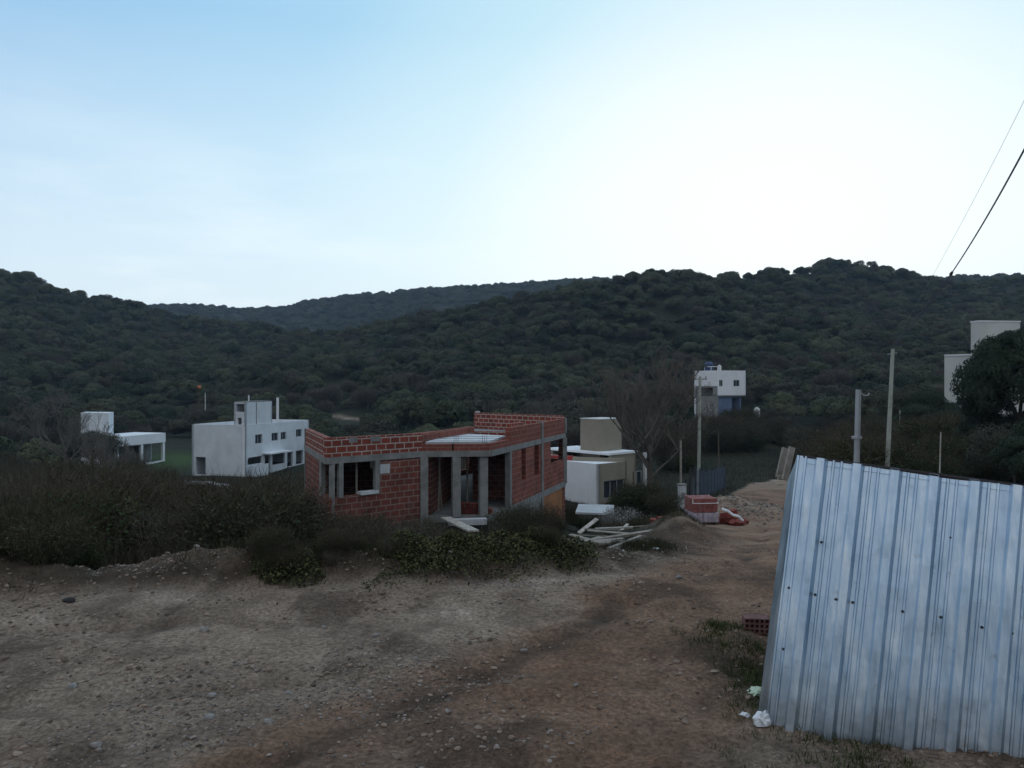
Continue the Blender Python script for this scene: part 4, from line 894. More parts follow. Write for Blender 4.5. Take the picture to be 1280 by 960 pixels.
# ------------------------------------------------------------------ two-storey white house
wa = empty('white_house', (0, 0, 0), 'two-storey unpainted white house with a square stair tower on its flat roof', 'house')
K = (-29.85, 85.); dR = Vector((.285, .9585)); dL = Vector((-.9585, .285)); 
Rr = (K[0]+dR.x*13.2, K[1]+dR.y*13.2); Ll = (K[0]+dL.x*7.1, K[1]+dL.y*7.1); Bk = (Ll[0]+dR.x*13.2, Ll[1]+dR.y*13.2)
z1, z0, zm = zat(531.5, 85), zat(597, 85), zat(566, 85)
def part(h, mb, name, mat, label=None, bevel=0):
    o = mb.build(name, M[mat], h, bevel=bevel)
    if label: o['label'] = label
    return o
opsR = [op_px(K, Rr, 319, 328, 543, 554.5), op_px(K, Rr, 339.5, 348, 541, 551), op_px(K, Rr, 351, 358, 540, 549.5), op_px(K, Rr, 370, 377.5, 536.5, 546)]
opsG = [op_px(K, Rr, 309.5, 328, 571, 580), op_px(K, Rr, 331, 338, 567, 592), op_px(K, Rr, 340.5, 356, 567, 580), op_px(K, Rr, 359, 366, 565, 583), op_px(K, Rr, 370, 379, 563, 580)]
part(wa, wall(K, Rr, z0-1, z1, .25, opsR+opsG), 'front_wall', 'white')
a_, u_, L_ = plan(K, Ll); so = [s_px(a_, u_, 257), s_px(a_, u_, 244.5)]
part(wa, wall(Ll, K, z0-1, z1, .25, [(L_-so[1], L_-so[0], z0+.15, zat(571, 87))]), 'side_wall', 'white')
part(wa, wall(Rr, Bk, z0-1, z1, .25, [(2, 3.4, z0+3.9, z0+5)]), 'back_wall', 'white'); part(wa, wall(Bk, Ll, z0-1, z1, .25, [(3, 5, z0+.9, z0+2.1), (8, 9.5, z0+3.9, z0+5)]), 'side_wall', 'white')
inn = [lerp2(p, lerp2(K, Bk, .5), .05) for p in (K, Rr, Bk, Ll)]
part(wa, poly_slab(inn, z1-.55, z1-.35), 'roof', 'concrete_pale'); part(wa, poly_slab(inn, zm-.1, zm+.1), 'floor_slab', 'concrete'); part(wa, poly_slab(inn, z0-.1, z0+.02), 'floor_slab', 'concrete')
for o in opsR[:3]+[opsR[3]]: win(wa, K, Rr, o, 1, .16)
part(wa, beam((K[0]+dR.x*3.2, K[1]+dR.y*3.2), (K[0]+dR.x*7.6, K[1]+dR.y*7.6), zat(566.5, 89)-.05, zat(566.5, 89)+.1, 1.1, -.55), 'canopy', 'white2')
part(wa, wall((K[0]+dR.x*0.2+dL.x*-.9, K[1]+dR.y*.2+dL.y*-.9), (K[0]+dR.x*3.1-dL.x*.9, K[1]+dR.y*3.1-dL.y*.9), z0-1, zat(581, 86), .14), 'terrace_wall', 'white')
# stair tower
T0 = (K[0]+dR.x*.25+dL.x*.1, K[1]+dR.y*.25+dL.y*.1); aT, uT, _ = plan(T0, (T0[0]+dL.x, T0[1]+dL.y)); lt = s_px(aT, uT, 292.5); aT2, uT2, _ = plan(T0, (T0[0]+dR.x, T0[1]+dR.y)); rt = s_px(aT2, uT2, 340)
TL = (T0[0]+dL.x*lt, T0[1]+dL.y*lt); TR = (T0[0]+dR.x*rt, T0[1]+dR.y*rt); TB = (TL[0]+dR.x*rt, TL[1]+dR.y*rt); zt = zat(503, 85)
part(wa, wall(TL, T0, z1-.5, zt, .2, [(.25, 1.35, zat(515, 85), zat(505, 85)), (.5, 1.0, zat(531, 85), zat(522.5, 85))]), 'tower_wall', 'white'); part(wa, wall(T0, TR, z1-.5, zt, .2), 'tower_wall', 'white')
part(wa, wall(TR, TB, z1-.5, zt, .2), 'tower_wall', 'white'); part(wa, wall(TB, TL, z1-.5, zt, .2), 'tower_wall', 'white'); part(wa, poly_slab([T0, TR, TB, TL], zt-.02, zt+.1), 'tower_roof', 'concrete')
part(wa, beam((T0[0]+dR.x*1.9-dL.x*.02, T0[1]+dR.y*1.9-dL.y*.02), (T0[0]+dR.x*2.0-dL.x*.02, T0[1]+dR.y*2.0-dL.y*.02), z1, zt, .05), 'corner_strip', 'concrete')
part(wa, wall((K[0]+dL.x*.03-dR.x*.015, K[1]+dL.y*.03-dR.y*.015), (K[0]+dL.x*.28-dR.x*.015, K[1]+dL.y*.28-dR.y*.015), z0, z1-.1, .03), 'corner_strip', 'white2')
# fragments of low wall in front
tag(wall(P(228, 0, 76).xy, P(268, 0, 75).xy, G(*P(248, 0, 76).xy)-.3, zat(601, 76), .2).build('low_wall', M['concrete_pale']), 'long low pale wall in the scrub before the two-storey white house', 'low wall')
tag(wall(P(270, 0, 74).xy, P(285, 0, 73).xy, G(*P(275, 0, 74).xy)-.3, zat(604, 74), .2).build('low_wall', M['concrete_pale']), 'short low pale wall fragment right of the long low wall', 'low wall')

# ------------------------------------------------------------------ left house: porch and tower
hb = empty('porch_house', (0, 0, 0), 'low white house with open porch and a separate tower half hidden by scrub', 'house')
p0, p1 = P(147, 0, 92), P(207, 0, 99.5); p0, p1 = (p0.x, p0.y), (p1.x, p1.y); zr1, zr0, zg = zat(546, 92), zat(558.5, 92), zat(590, 94)
u2 = Vector((p1[0]-p0[0], p1[1]-p0[1])).normalized(); n2 = Vector((-u2.y, u2.x)); pb0 = (p0[0]+n2.x*5, p0[1]+n2.y*5); pb1 = (p1[0]+n2.x*5, p1[1]+n2.y*5)
part(hb, poly_slab([p0, p1, pb1, pb0], zr0, zr1), 'roof', 'white2')
lp = math.hypot(p1[0]-p0[0], p1[1]-p0[1])
for t in (.01, .5, .97): q = lerp2(p0, p1, t); part(hb, col(q[0]+n2.x*.2, q[1]+n2.y*.2, zg-1.5, zr0, .32, math.atan2(u2.y, u2.x)), 'column', 'white2')
q0, q1 = (p0[0]+n2.x*2.2, p0[1]+n2.y*2.2), (p1[0]+n2.x*2.2, p1[1]+n2.y*2.2)
part(hb, wall(q0, q1, zg-1.5, zr0, .2, [(.6, 2.6, zg+1.9, zr0-.5), (lp*.62, lp*.8, zg+1., zr0-.4)]), 'wall', 'concrete')
part(hb, wall(q1, pb1, zg-1.5, zr0, .2), 'wall', 'white'); part(hb, wall(q0, pb0, zg-1.5, zr0, .2), 'wall', 'white'); part(hb, wall(pb0, pb1, zg-1.5, zr0, .2), 'wall', 'white')
part(hb, wall(lerp2(p0, p1, .58), lerp2(p0, p1, .99), zg-1.5, zat(576.5, 98), .2), 'porch_wall', 'white2')
tw = [P(101, 0, 96), P(136, 0, 95), P(142, 0, 99), P(107, 0, 100)]; tw = [(p.x, p.y) for p in tw]
part(hb, poly_slab(tw, zg-2, zat(516, 96)), 'tower', 'white'); part(hb, wall((tw[0][0], tw[0][1]-.02), (tw[0][0]+.9, tw[0][1]-.04), zg, zat(575, 96), .05), 'tower_door', 'dark')

# ------------------------------------------------------------------ flat-roofed white and tan house
hd = empty('flat_roofed_house', (0, 0, 0), 'white and tan flat-roofed house with a blank tan stair tower', 'house')
Kd = (6.14, 54.); r1 = Vector((.75, .66)); l1 = Vector((-.66, .75)); at_ = lambda a, b: (Kd[0]+r1.x*a+l1.x*b, Kd[1]+r1.y*a+l1.y*b)
zt_, zb_ = zat(580.4, 54), zat(632, 54)
s783 = s_px(*plan(Kd, at_(1, 0))[:2], 783.5)
ow = op_px(Kd, at_(1, 0), 755, 781, 600, 622)
part(hd, wall(Kd, at_(s783, 0), zb_-1, zt_, .2, [ow]), 'front_wall', 'tan'); part(hd, wall(at_(0, 9), Kd, zb_-1, zt_, .2), 'side_wall', 'white2')
part(hd, wall(at_(s783, 0), at_(s783, 9), zb_-1, zt_, .2), 'side_wall', 'tan'); part(hd, wall(at_(s783, 9), at_(0, 9), zb_-1, zt_, .2), 'back_wall', 'white2')
part(hd, poly_slab([at_(.1, .1), at_(s783-.1, .1), at_(s783-.1, 8.9), at_(.1, 8.9)], zt_-.2, zt_-.05), 'roof', 'white2')
win(hd, Kd, at_(1, 0), ow, 2)
z2_ = zt_+.35; e0 = at_(s783+.02, 1.6); e1 = at_(s783+3.0, 1.6); o2 = op_px(e0, e1, 791, 803, 589, 606)
part(hd, wall(e0, e1, zb_-1, z2_, .2, [o2]), 'front_wall', 'tan'); part(hd, wall(e1, at_(s783+3., 8), zb_-1, z2_, .2), 'side_wall', 'tan'); part(hd, wall(at_(s783+3, 8), at_(s783+.02, 8), zb_-1, z2_, .2), 'back_wall', 'tan')
part(hd, poly_slab([at_(s783-.3, 1.5), at_(s783+3.1, 1.5), at_(s783+3.1, 8.1), at_(s783-.3, 8.1)], z2_, z2_+.16), 'roof', 'white2'); win(hd, e0, e1, o2, 1)
part(hd, col(*at_(s783+3.6, 1.2), zb_-1, z2_, .22, .7), 'column', 'cream')
tz = zat(523.5, 60); t0 = P(750, 0, 58.5); t0 = (t0.x, t0.y); ft = lambda a, b: (t0[0]+r1.x*a+l1.x*b, t0[1]+r1.y*a+l1.y*b)
sa = s_px(*plan(t0, ft(1, 0))[:2], 777); sb = s_px(*plan(t0, ft(0, 1))[:2], 725.5)
part(hd, poly_slab([t0, ft(sa, 0), ft(sa, sb), ft(0, sb)], zt_-.1, tz), 'stair_tower', 'tan'); part(hd, poly_slab([ft(-.03, -.03), ft(sa+.03, -.03), ft(sa+.03, sb+.03), ft(-.03, sb+.03)], tz, tz+.06), 'tower_cap', 'cream')
part(hd, wall(at_(1.2, 3.6), at_(.1, 5.6), zt_-.05, zt_+.28, .4), 'roof_kerb', 'red_paint', 'red-painted kerb on the white roof'); part(hd, MB().box((*at_(.6, 8.3), zt_+.15), (.35, .35, .4)), 'roof_vent', 'white2')
part(hd, wall(at_(s783, .2), at_(.9, 3.4), zt_-.05, zt_+.22, .15), 'roof_kerb', 'tan')
# cistern box below it
ct = P(742, 0, 31); o = poly_slab([(ct.x-.75, 30.0), (ct.x+.55, 29.7), (ct.x+.85, 31.6), (ct.x-.45, 31.9)], G(ct.x, 31)-.6, zat(634, 31)-.1)
ci = empty('cistern', (0, 0, 0), 'low grey concrete cistern with pale flat lid beside the tan house', 'cistern'); o.build('tank_body', M['concrete'], ci)
poly_slab([(ct.x-.83, 29.92), (ct.x+.63, 29.62), (ct.x+.93, 31.7), (ct.x-.53, 32.)], zat(634, 31)-.098, zat(634, 31)-.02).build('lid', M['concrete_pale'], ci)

# ------------------------------------------------------------------ house on the slope with the blue tank
hc = empty('hillside_house', (0, 0, 0), 'small white two-storey house on the slope with blue lower walls', 'house')
Kc = ((897-CX)/F*100, 100.); rc_ = Vector((.93, .36)); lc_ = Vector((-.62, .785)); c_at = lambda a, b: (Kc[0]+rc_.x*a+lc_.x*b, Kc[1]+rc_.y*a+lc_.y*b)
sr = s_px(*plan(Kc, c_at(1, 0))[:2], 932); sl = s_px(*plan(Kc, c_at(0, 1))[:2], 868)
sl = min(sl, 8.5)
zc1, zcm, zc0 = zat(463, 100), zat(494, 100), zat(524, 100); wC = [op_px(Kc, c_at(1, 0), 917, 924.5, 475, 483), op_px(Kc, c_at(1, 0), 899, 903.5, 475, 483)]
part(hc, wall(Kc, c_at(sr, 0), zcm, zc1, .2, wC), 'front_wall', 'white2'); part(hc, wall(c_at(0, sl), Kc, zcm+1.2, zc1, .2), 'side_wall', 'white2')
part(hc, wall(c_at(0, sl), Kc, zcm-3, zcm+1.2, .2, [(1, 3, zcm, zcm+1)]), 'side_wall', 'concrete')
part(hc, wall(c_at(sr, 0), c_at(sr, sl), zcm, zc1, .2), 'side_wall', 'white2'); part(hc, wall(c_at(sr, sl), c_at(0, sl), zc0-1, zc1, .2), 'back_wall', 'white2')
for o in wC: win(hc, Kc, c_at(1, 0), o, 1)
part(hc, poly_slab([c_at(.1, .1), c_at(sr-.1, .1), c_at(sr-.1, sl-.1), c_at(.1, sl-.1)], zc1-.4, zc1-.2), 'roof', 'white2'); part(hc, poly_slab([Kc, c_at(sr, 0), c_at(sr, sl), c_at(0, sl)], zcm-.15, zcm-.003), 'floor_slab', 'concrete')
lo = [op_px(c_at(.3, .4), c_at(1.3, .4), 915, 927, 497, 516)]
part(hc, wall(c_at(.3, .4), c_at(sr-.3, .4), zc0-2, zcm-.15, .2, lo), 'lower_wall', 'bluewall', 'light blue lower wall'); part(hc, wall(c_at(sr-.3, .4), c_at(sr-.3, sl), zc0-2, zcm-.15, .2), 'lower_wall', 'bluewall')
part(hc, beam(c_at(1.8, -.8), c_at(sr, -.8), zc0-.2, zc0+.35, .2), 'terrace_wall', 'bluewall'); mb = MB()
ra, rb = c_at(.5, 2.6), c_at(.3, .3)
for t in (0, .5, 1): q = lerp2(ra, rb, t); mb.tube((*q, zc1-.2), (*q, zc1+.55), .04, .04, 5)
mb.tube((*ra, zc1+.52), (*rb, zc1+.52), .04, .04, 5); part(hc, mb, 'railing', 'white2')
tk = empty('water_tank', (*c_at(1.0, 2.4), zc1-.2), 'round blue water tank on the roof of the hillside house', 'water tank'); mb = MB(); mb.tube((0, 0, 0), (0, 0, 1.1), .6, .58, 16); mb.tube((0, 0, 1.1), (0, 0, 1.45), .58, .2, 16); mb.build('tank_body', M['blue'], tk); MB().tube((0, 0, 1.45), (0, 0, 1.55), .22, .22, 12).build('lid', M['steel_dark'], tk)
o = MB().tube((0, 0, 0), (0, 0, .8), .25, .25, 12).tube((0, 0, .8), (0, 0, 1.0), .25, .05, 12).build('small_tank', M['cream'], loc=(*c_at(1.9, 1.6), zc1-.2)); tag(o, 'small pale tank beside the blue one on the hillside roof', 'water tank')

# ------------------------------------------------------------------ cream tower house at right
he = empty('cream_tower_house', (0, 0, 0), 'plain cream house with a tall square tower rising beside dark evergreens', 'house')
Ke = ((1224-CX)/F*60, 60.); re_ = Vector((.99, .14)); le_ = Vector((-.14, .99)); e_at = lambda a, b: (Ke[0]+re_.x*a+le_.x*b, Ke[1]+re_.y*a+le_.y*b)
s1213 = s_px(*plan(Ke, e_at(0, 1))[:2], 1213.5)
part(he, poly_slab([Ke, e_at(3.6, 0), e_at(3.6, s1213), e_at(0, s1213)], -5, zat(402, 60)), 'tower', 'cream')
zl = zat(444.5, 64)
wg = [P(1180.5, 0, 65), P(1221, 0, 63.2), P(1219, 0, 70), P(1183, 0, 71)]; wg = [(p.x, p.y) for p in wg]
part(he, poly_slab(wg, -5, zl), 'low_wing', 'cream'); part(he, poly_slab([(x+(-.04 if i in (0, 3) else -.1), y-.04) for i, (x, y) in enumerate(wg)], zl+.002, zl+.12), 'coping', 'white2')
part(he, poly_slab([e_at(-.04, -.04), e_at(3.64, -.04), e_at(3.64, s1213+.04), e_at(-.04, s1213+.04)], zat(402, 60), zat(402, 60)+.1), 'coping', 'white2')
part(he, poly_slab([(P(1223, 0, 59.95).x, 59.93), (P(1225, 0, 59.95).x, 59.93), (P(1225, 0, 59.95).x, 59.98), (P(1223, 0, 59.95).x, 59.98)], -3, zat(434, 60)), 'drain_pipe', 'concrete')
part(he, poly_slab([e_at(3.62, .6), e_at(9, .6), e_at(9, 7), e_at(3.62, 7)], -5, zat(470, 60)), 'rear_wing', 'cream')

# ------------------------------------------------------------------ corrugated metal shed
O0 = Vector((1.885, 4.955, -.02)); U = Vector((.914, -.39, -.105)).normalized(); Vv = Vector((.133, .138, .98)); Vv = (Vv-U*Vv.dot(U)).normalized(); N_ = U.cross(Vv).normalized()  # N_ points back
if N_.y < 0: N_ = -N_
sh = empty('metal_shed', (1.885, 4.955, 0), 'leaning corrugated metal site shed at the right', 'shed')
def profile(s0, s1, pitch=.2285):
    P_ = []; k = math.floor(s0/pitch)
    while k*pitch < s1:
        b_ = k*pitch-.055
        for ds, h_ in ((-.056, 0), (-.046, .044), (.002, .044), (.026, 0), (.050, 0), (.056, .009), (.066, .009), (.072, 0), (.100, 0), (.106, .009), (.116, .009), (.122, 0)): P_.append((b_+ds, h_))
        k += 1
    P_ = [(s0, 0.)]+[p for p in P_ if s0+.004 < p[0] <= s1]; return P_
def sheet(name, org, u, v, n, s0, s1, len_, parent, rows=14, th=.0012, dent=.006, waver=0.):
    """corrugated sheet: profile along u, length along v, ribs raised along n"""
    pr = profile(s0, s1); mb = MB(); g_ = np.random.default_rng(5); Vl = []
    m = len(pr)
    for j in range(rows+1):
        t = j/rows*len_
        for i, (s, h_) in enumerate(pr):
            w = dent*float(vnoise(np.array([s*2.3+3]), np.array([t*2.1]), 91)[0])+.5*dent*float(vnoise(np.array([s*9.]), np.array([t*7.]), 92)[0])
            dv = waver*float(vnoise(np.array([s*3.]), np.array([1.]), 93)[0])*(1 if j in (0, rows) else 0)
            Vl.append(org+u*s+v*(t+dv)+n*(h_+w))
    Vn = np.array([tuple(p) for p in Vl]); Qn = np.array([[j*m+i, j*m+i+1, (j+1)*m+i+1, (j+1)*m+i] for j in range(rows) for i in range(m-1)])
    me = np_mesh(name, Vn, Qn, M['sheet']); o = bpy.data.objects.new(name, me); COL.objects.link(o)
    if parent: o.parent = parent; o.matrix_parent_inverse = Matrix.Translation(-Vector(parent.location))
    so = o.modifiers.new('thickness', 'SOLIDIFY'); so.thickness = th; return o
sheet('wall_sheet', O0, U, Vv, -N_, -.232, 2.9, 1.83, sh, 22, waver=.03)
def addp(mb, name, mat, label=None):
    o = mb.build(name, mat, sh); o.matrix_parent_inverse = Matrix.Translation(-Vector(sh.location))
    if label: o['label'] = label
    return o
# folded left edge, cut away at its top
fe0 = O0+U*-.232; mb = MB(); bk = (N_*.12-U*.055)
pts = [fe0, fe0+bk, fe0+bk*.8+Vv*1.66, fe0+bk*.15+Vv*1.79, fe0+Vv*1.83]
mb.face(pts); mb.face([p+U*.002+N_*.001 for p in pts][::-1]); addp(mb, 'edge_flashing', M['sheet'])
# roof falling away behind the front
top = O0+Vv*1.835; hb_ = Vector((.39, .914, 0)).normalized(); hb_ = (hb_-U*hb_.dot(U)).normalized(); dn = (hb_*math.cos(.2)+Vector((0, 0, -1))*math.sin(.2)).normalized(); rn = U.cross(dn).normalized(); rn = rn if rn.z > 0 else -rn
sheet('roof_sheet', top-dn*.01-rn*.040, U, dn, rn, -.16, 2.9, 2.1, sh, 6)
ax = (U, dn, rn); rail = MB().box(top+U*1.34+dn*.035-rn*.018, (3.0, .05, .055), ax); addp(rail, 'top_rail', M['wood_dark']); addp(MB().box(top+U*1.34+Vv*.004+N_*.004, (3.06, .02, .016), ax), 'edge_trim', M['steel_dark'])
sb0 = O0+U*-.16+N_*.12
for s_, b_ in ((-.08, .06), (1.3, .06), (2.8, .06)):
    p_ = O0+U*s_+N_*b_; mb = MB().tube(p_-Vector((0, 0, .4)), p_+Vv*1.76, .032, .03, 7); addp(mb, 'post', M['wood'])
    q_ = p_+hb_*1.95+Vector((0, 0, -.0)); q_.z = 0; mb = MB().tube(q_-Vector((0, 0, .3)), q_+Vector((.1, .12, 1.32)), .032, .03, 7); addp(mb, 'post', M['wood'])
# side and rear cladding
sheet('side_sheet', O0+U*-.10+hb_*.16, hb_, Vv, -U, 0., 1.75, 1.42, sh, 6); sheet('rear_sheet', O0+U*-.05+hb_*2.02+Vector((0, 0, 0)), U, Vv, hb_, 0., 2.9, 1.34, sh, 6)
for zx, zy in ((197, 445), (272, 465), (331, 478), (379, 487), (522, 513), (631, 529), (748, 558), (290, 315), (181, 620), (660, 302), (834, 575)):
    px, py = 900+zx*.4373, 540+zy*.4373
    ray = Vector(((px-CX)/F, 1, (CY-py)/F)); cam = Vector((0, 0, EYE)); t = (O0-cam).dot(N_)/ray.dot(N_); h_ = cam+ray*t
    s_ = (h_-O0).dot(U); fr = ((s_+.055) % .2285); raised = .03 if (fr > .205 or fr < .018) else (.010 if .072 < fr < .1 or .13 < fr < .158 else .004)
    c_ = h_-N_*(raised+.002); mb = MB().tube(c_, c_-N_*.004, .009, .009, 10).tube(c_-N_*.004, c_-N_*.009, .0045, .004, 6); addp(mb, 'screw', M['steel_dark'])
# two short stakes nailed behind the top corner
for a_, b_ in ((P(981.5, 560, 5.75), P(973, 597, 5.7)), (P(990, 559, 5.62), P(981, 600, 5.58))):
    u = (a_-b_).normalized(); s_ = Vector((1, .3, 0)); s_ = (s_-u*s_.dot(u)).normalized()
    addp(MB().box((a_+b_)/2, (.045, .02, (a_-b_).length), (s_, u.cross(s_), u)), 'corner_stake', M['wood'])
addp(MB().box(P(986, 597, 5.62), (.16, .03, .03)), 'corner_cleat', M['wood'])
# the brick poking out behind the shed
ZG = G(2.25, 7.0); put_block(2.25, 7.02, ZG-.005, -.12, 'red hollow brick showing its cells, poking out from behind the metal shed', None, block_mesh('hollow_brick', M['brick_dusty'], .15, .22, .135, 5, 3)).name = 'hollow_brick'
def bag(name, px, py, d, w, h_, mat, label, seed):
    me = icosub(.6, 3, seed); g_ = random.Random(seed)
    for v in me.vertices:
        c_ = v.co; c_ *= 1+.28*math.sin(c_.x*17+seed)*math.sin(c_.y*15+c_.z*13)+g_.uniform(-.14, .14)
        if c_.z < -.2: c_.z = -.2
    me.materials.clear(); me.materials.append(mat); me.polygons.foreach_set('use_smooth', [False]*len(me.polygons))
    o = bpy.data.objects.new(name, me); COL.objects.link(o); x = (px-CX)/F*d; o.location = (x, d, G(x, d)+h_*.18); o.scale = (w, w*.8, h_); return tag(o, label, 'plastic bag')
bag('plastic_bag', 952, 905, 5.05, .12, .12, M['plastic'], 'crumpled white plastic bag at the bottom left corner of the metal shed', 3)
bag('plastic_bag', 932, 900, 5.15, .07, .04, M['plastic'], 'small scrap of white plastic left of the crumpled bag', 4)
bag('plastic_bag', 949, 873, 5.5, .15, .09, M['plastic_green'], 'pale green plastic scrap beside the shed edge', 5)

# ------------------------------------------------------------------ bricks on the pallet and the lumber
px0, d0 = 876, 26.; bx, by = (px0-CX)/F*d0, d0; bz = G(bx, by)
pk = empty('brick_pallet', (bx, by, bz), 'square stack of hollow bricks beside the road, red above and pale wrapped below', 'brick stack', .12)
mb = MB(); 
for k in range(3): mb.box((-.4+.4*k, 0, .05), (.1, .9, .1))
mb.box((0, 0, .115), (.95, .95, .03)); mb.build('pallet', M['wood_dark'], pk)
def pack(z0, nx, nz, w, mat, name, label, dy=0):
    mb = MB(); st = w/nx
    for i in range(nx):
        for j in range(3):
            for k in range(nz): mb.box((-w/2+st*(i+.5)+random.uniform(-.006, .006), -w/2+w/3*(j+.5)+dy+random.uniform(-.01, .01), z0+.155*(k+.5)), (st-.012, w/3-.012, .148))
    o = mb.build(name, mat, pk, bevel=.008); o['label'] = label
pack(.13, 5, 2, .92, M['wrap'], 'wrapped_bricks', 'pale plastic-wrapped lower half'); pack(.45, 5, 3, .86, M['redbrick_dull'], 'red_bricks', 'bare red upper half')
mb = MB(); z_ = .45+.31
for a_, b_ in (((-.45, -.45), (.45, -.45)), ((.45, -.45), (.45, .45))): mb.tube((*a_, z_), (*b_, z_+(.14 if a_[0] > 0 else 0)), .013, .013, 5)
mb.tube((-.45, -.45, z_), (-.45, -.45, z_+.16), .012, .012, 5); mb.tube((.45, .45, z_+.14), (.45, .45, .3), .012, .012, 5); mb.build('strap', M['plastic'], pk)
for i in range(34):
    a = random.uniform(0, 6.28); r = random.random()**.7*.62; x, y = bx+.95+.75*r*math.cos(a)+.12, by+.2+r*math.sin(a); lay = max(0, (1-r/.62))*.42
    put_block(x, y, G(x, y)+lay*random.random()-.02, random.uniform(0, 3.1), 'loose red hollow brick in the heap right of the stack', 'loose bricks heaped right of the stack', tilt=(random.uniform(-.4, .4), random.uniform(-.4, .4)))
for i in range(12):
    px = random.uniform(818, 842); d = 27.5+random.uniform(-.7, .7); x = (px-CX)/F*d; put_block(x, d, G(x, d)+random.uniform(-.02, .08), random.uniform(0, 3), 'loose red brick lying flat on the earth left of the stack', 'scattered bricks left of the stack')
mb = MB(); pp = [Vector((bx+.62, by-.35, bz+.55)), Vector((bx+.8, by-.42, bz+.5)), Vector((bx+.98, by-.45, bz+.36)), Vector((bx+1.15, by-.48, bz+.33)), Vector((bx+1.3, by-.45, bz+.18))]
for a_, b_ in zip(pp, pp[1:]): mb.tube(a_, b_, .05, .045, 7)
tag(mb.build('plastic_strip', M['plastic']), 'twisted white plastic strip lying over the loose brick heap', 'plastic strip')
rp = random.Random(11)
for i in range(30):
    px, d = rp.uniform(694, 786), rp.uniform(12.4, 18.5); x = (px-CX)/F*d; L_ = rp.uniform(.8, 1.9); a = rp.choice([-.1, .25, -.5, .9, .05, -.9])+rp.gauss(0, .2)
    u = Vector((math.cos(a), math.sin(a), rp.uniform(-.07, .14))).normalized(); z = G(x, d)+.05+rp.random()*.22*math.exp(-((px-740)/30)**2)
    s_ = Vector((-u.y, u.x, rp.uniform(-.3, .3))).normalized()
    o = MB().box((0, 0, 0), (L_, rp.choice([.1, .07, .14]), rp.choice([.025, .05, .07])), (u, s_, u.cross(s_))).build('plank', M[rp.choice(['wood', 'wood_pale', 'wood', 'wood', 'wood_dark'])], loc=(x, d, z)); tag(o, 'weathered board in the tumbled timber pile beside the road', 'plank', 'boards of the timber pile')
a_ = P(742, 652, 20.5); b_ = P(728, 663, 20.2); u = (a_-b_).normalized(); s_ = Vector((-u.y, u.x, .2)).normalized(); tag(MB().box((a_+b_)/2, ((a_-b_).length+.3, .12, .03), (u, s_, u.cross(s_))).build('plank', M['wood_pale']), 'pale board sticking up from the top of the timber pile', 'plank')
# crooked branch by the bank
mb = MB(); pts = [P(655, 668, 12.4), P(664, 664, 12.2), P(671, 672, 12.1), P(674, 680, 11.9)]
for a_, b_ in zip(pts, pts[1:]): mb.tube(a_, b_, .035, .028, 6)
tag(mb.build('branch', M['wood_pale']), 'bent pale branch lying on top of the earth bank', 'branch')
for i, (px, py, d, w) in enumerate(((735, 711, 11.2, .16), (840, 703, 14.2, .2), (805, 716, 12.6, .14), (820, 719, 12.4, .12), (778, 722, 12., .1))):
    x = (px-CX)/F*d; o = bpy.data.objects.new('litter', rocks[i]); m_ = rocks[i].copy(); m_.materials.clear(); m_.materials.append(M['plastic'] if i < 2 else M['concrete_pale']); o.data = m_; COL.objects.link(o); o.location = (x, d, G(x, d)+.02); o.scale = (w, w*.5, w*.35); o.rotation_euler[2] = i
    tag(o, ['white scrap of litter on the slope below the green bank', 'white scrap lying at the road edge under the spoil heap', 'pale rubble lump at the end of the bank, leftmost of a row', 'pale rubble lump at the end of the bank, nearest the road', 'small pale rubble lump under the end of the bank'][i], 'litter')

# ------------------------------------------------------------------ poles, fence, wires
def pole(name, px_top, py_top, px_base, d, r0, r1, mat, label, cat='utility pole', sides=12):
    xb = (px_base-CX)/F*d; z = G(xb, d); t = empty(name, (xb, d, z), label, cat); top_ = P(px_top, py_top, d)-Vector((xb, d, z))
    MB().tube((0, 0, -.4), top_, r0, r1, sides).build('shaft', mat, t); return t, top_
t, tp = pole('utility_pole', 875, 471, 873, 49, .115, .085, M['pole'], 'tall slim pale pole rising beside the chain-link fence')
MB().box(tp+Vector((0, 0, -.15)), (.9, .07, .07)).build('crossarm', M['wood'], t)
for k in (-.38, 0, .38): MB().tube(tp+Vector((k, 0, -.11)), tp+Vector((k, 0, .05)), .03, .02, 6).build('insulator', M['steel_dark'], t)
t, tp = pole('utility_pole', 1116, 436, 1107, 38, .125, .085, M['pole'], 'pale concrete utility pole leaning slightly right behind the metal shed'); TP = Vector(t.location)+tp
MB().tube(tp+Vector((-.28, 0, -.28)), tp+Vector((.22, 0, -.2)), .02, .02, 6).build('bracket', M['galv'], t); MB().tube(tp+Vector((0, 0, -.05)), tp+Vector((0, 0, .1)), .045, .03, 8).build('insulator', M['steel_dark'], t)
t, tp = pole('steel_mast', 1073, 487, 1068, 18, .075, .062, M['galv'], 'short galvanised steel mast with a hook behind the metal shed', 'mast')
zf = P(1071, 547, 18)-Vector(t.location); MB().tube(zf+Vector((0, 0, -.03)), zf+Vector((0, 0, .03)), .115, .115, 12).build('collar', M['galv'], t)
mb = MB(); hp = [tp+Vector((.03, 0, -.05)), tp+Vector((.12, 0, -.13)), tp+Vector((.22, 0, -.14)), tp+Vector((.26, 0, -.08))]
for a_, b_ in zip(hp, hp[1:]): mb.tube(a_, b_, .012, .012, 5)
mb.build('hook', M['galv'], t)
pole('fence_stake', 851, 551, 851, 37, .06, .05, M['wood'], 'thin grey post standing behind the pale meter pillar', 'post', 7)
pole('fence_stake', 898, 540, 899, 60, .06, .04, M['wood_dark'], 'thin dark post at the far end of the chain-link fence', 'post', 6)
pole('fence_stake', 1176, 540, 1173, 30, .03, .025, M['wood_pale'], 'thin pale stake showing above the metal shed', 'post', 6)
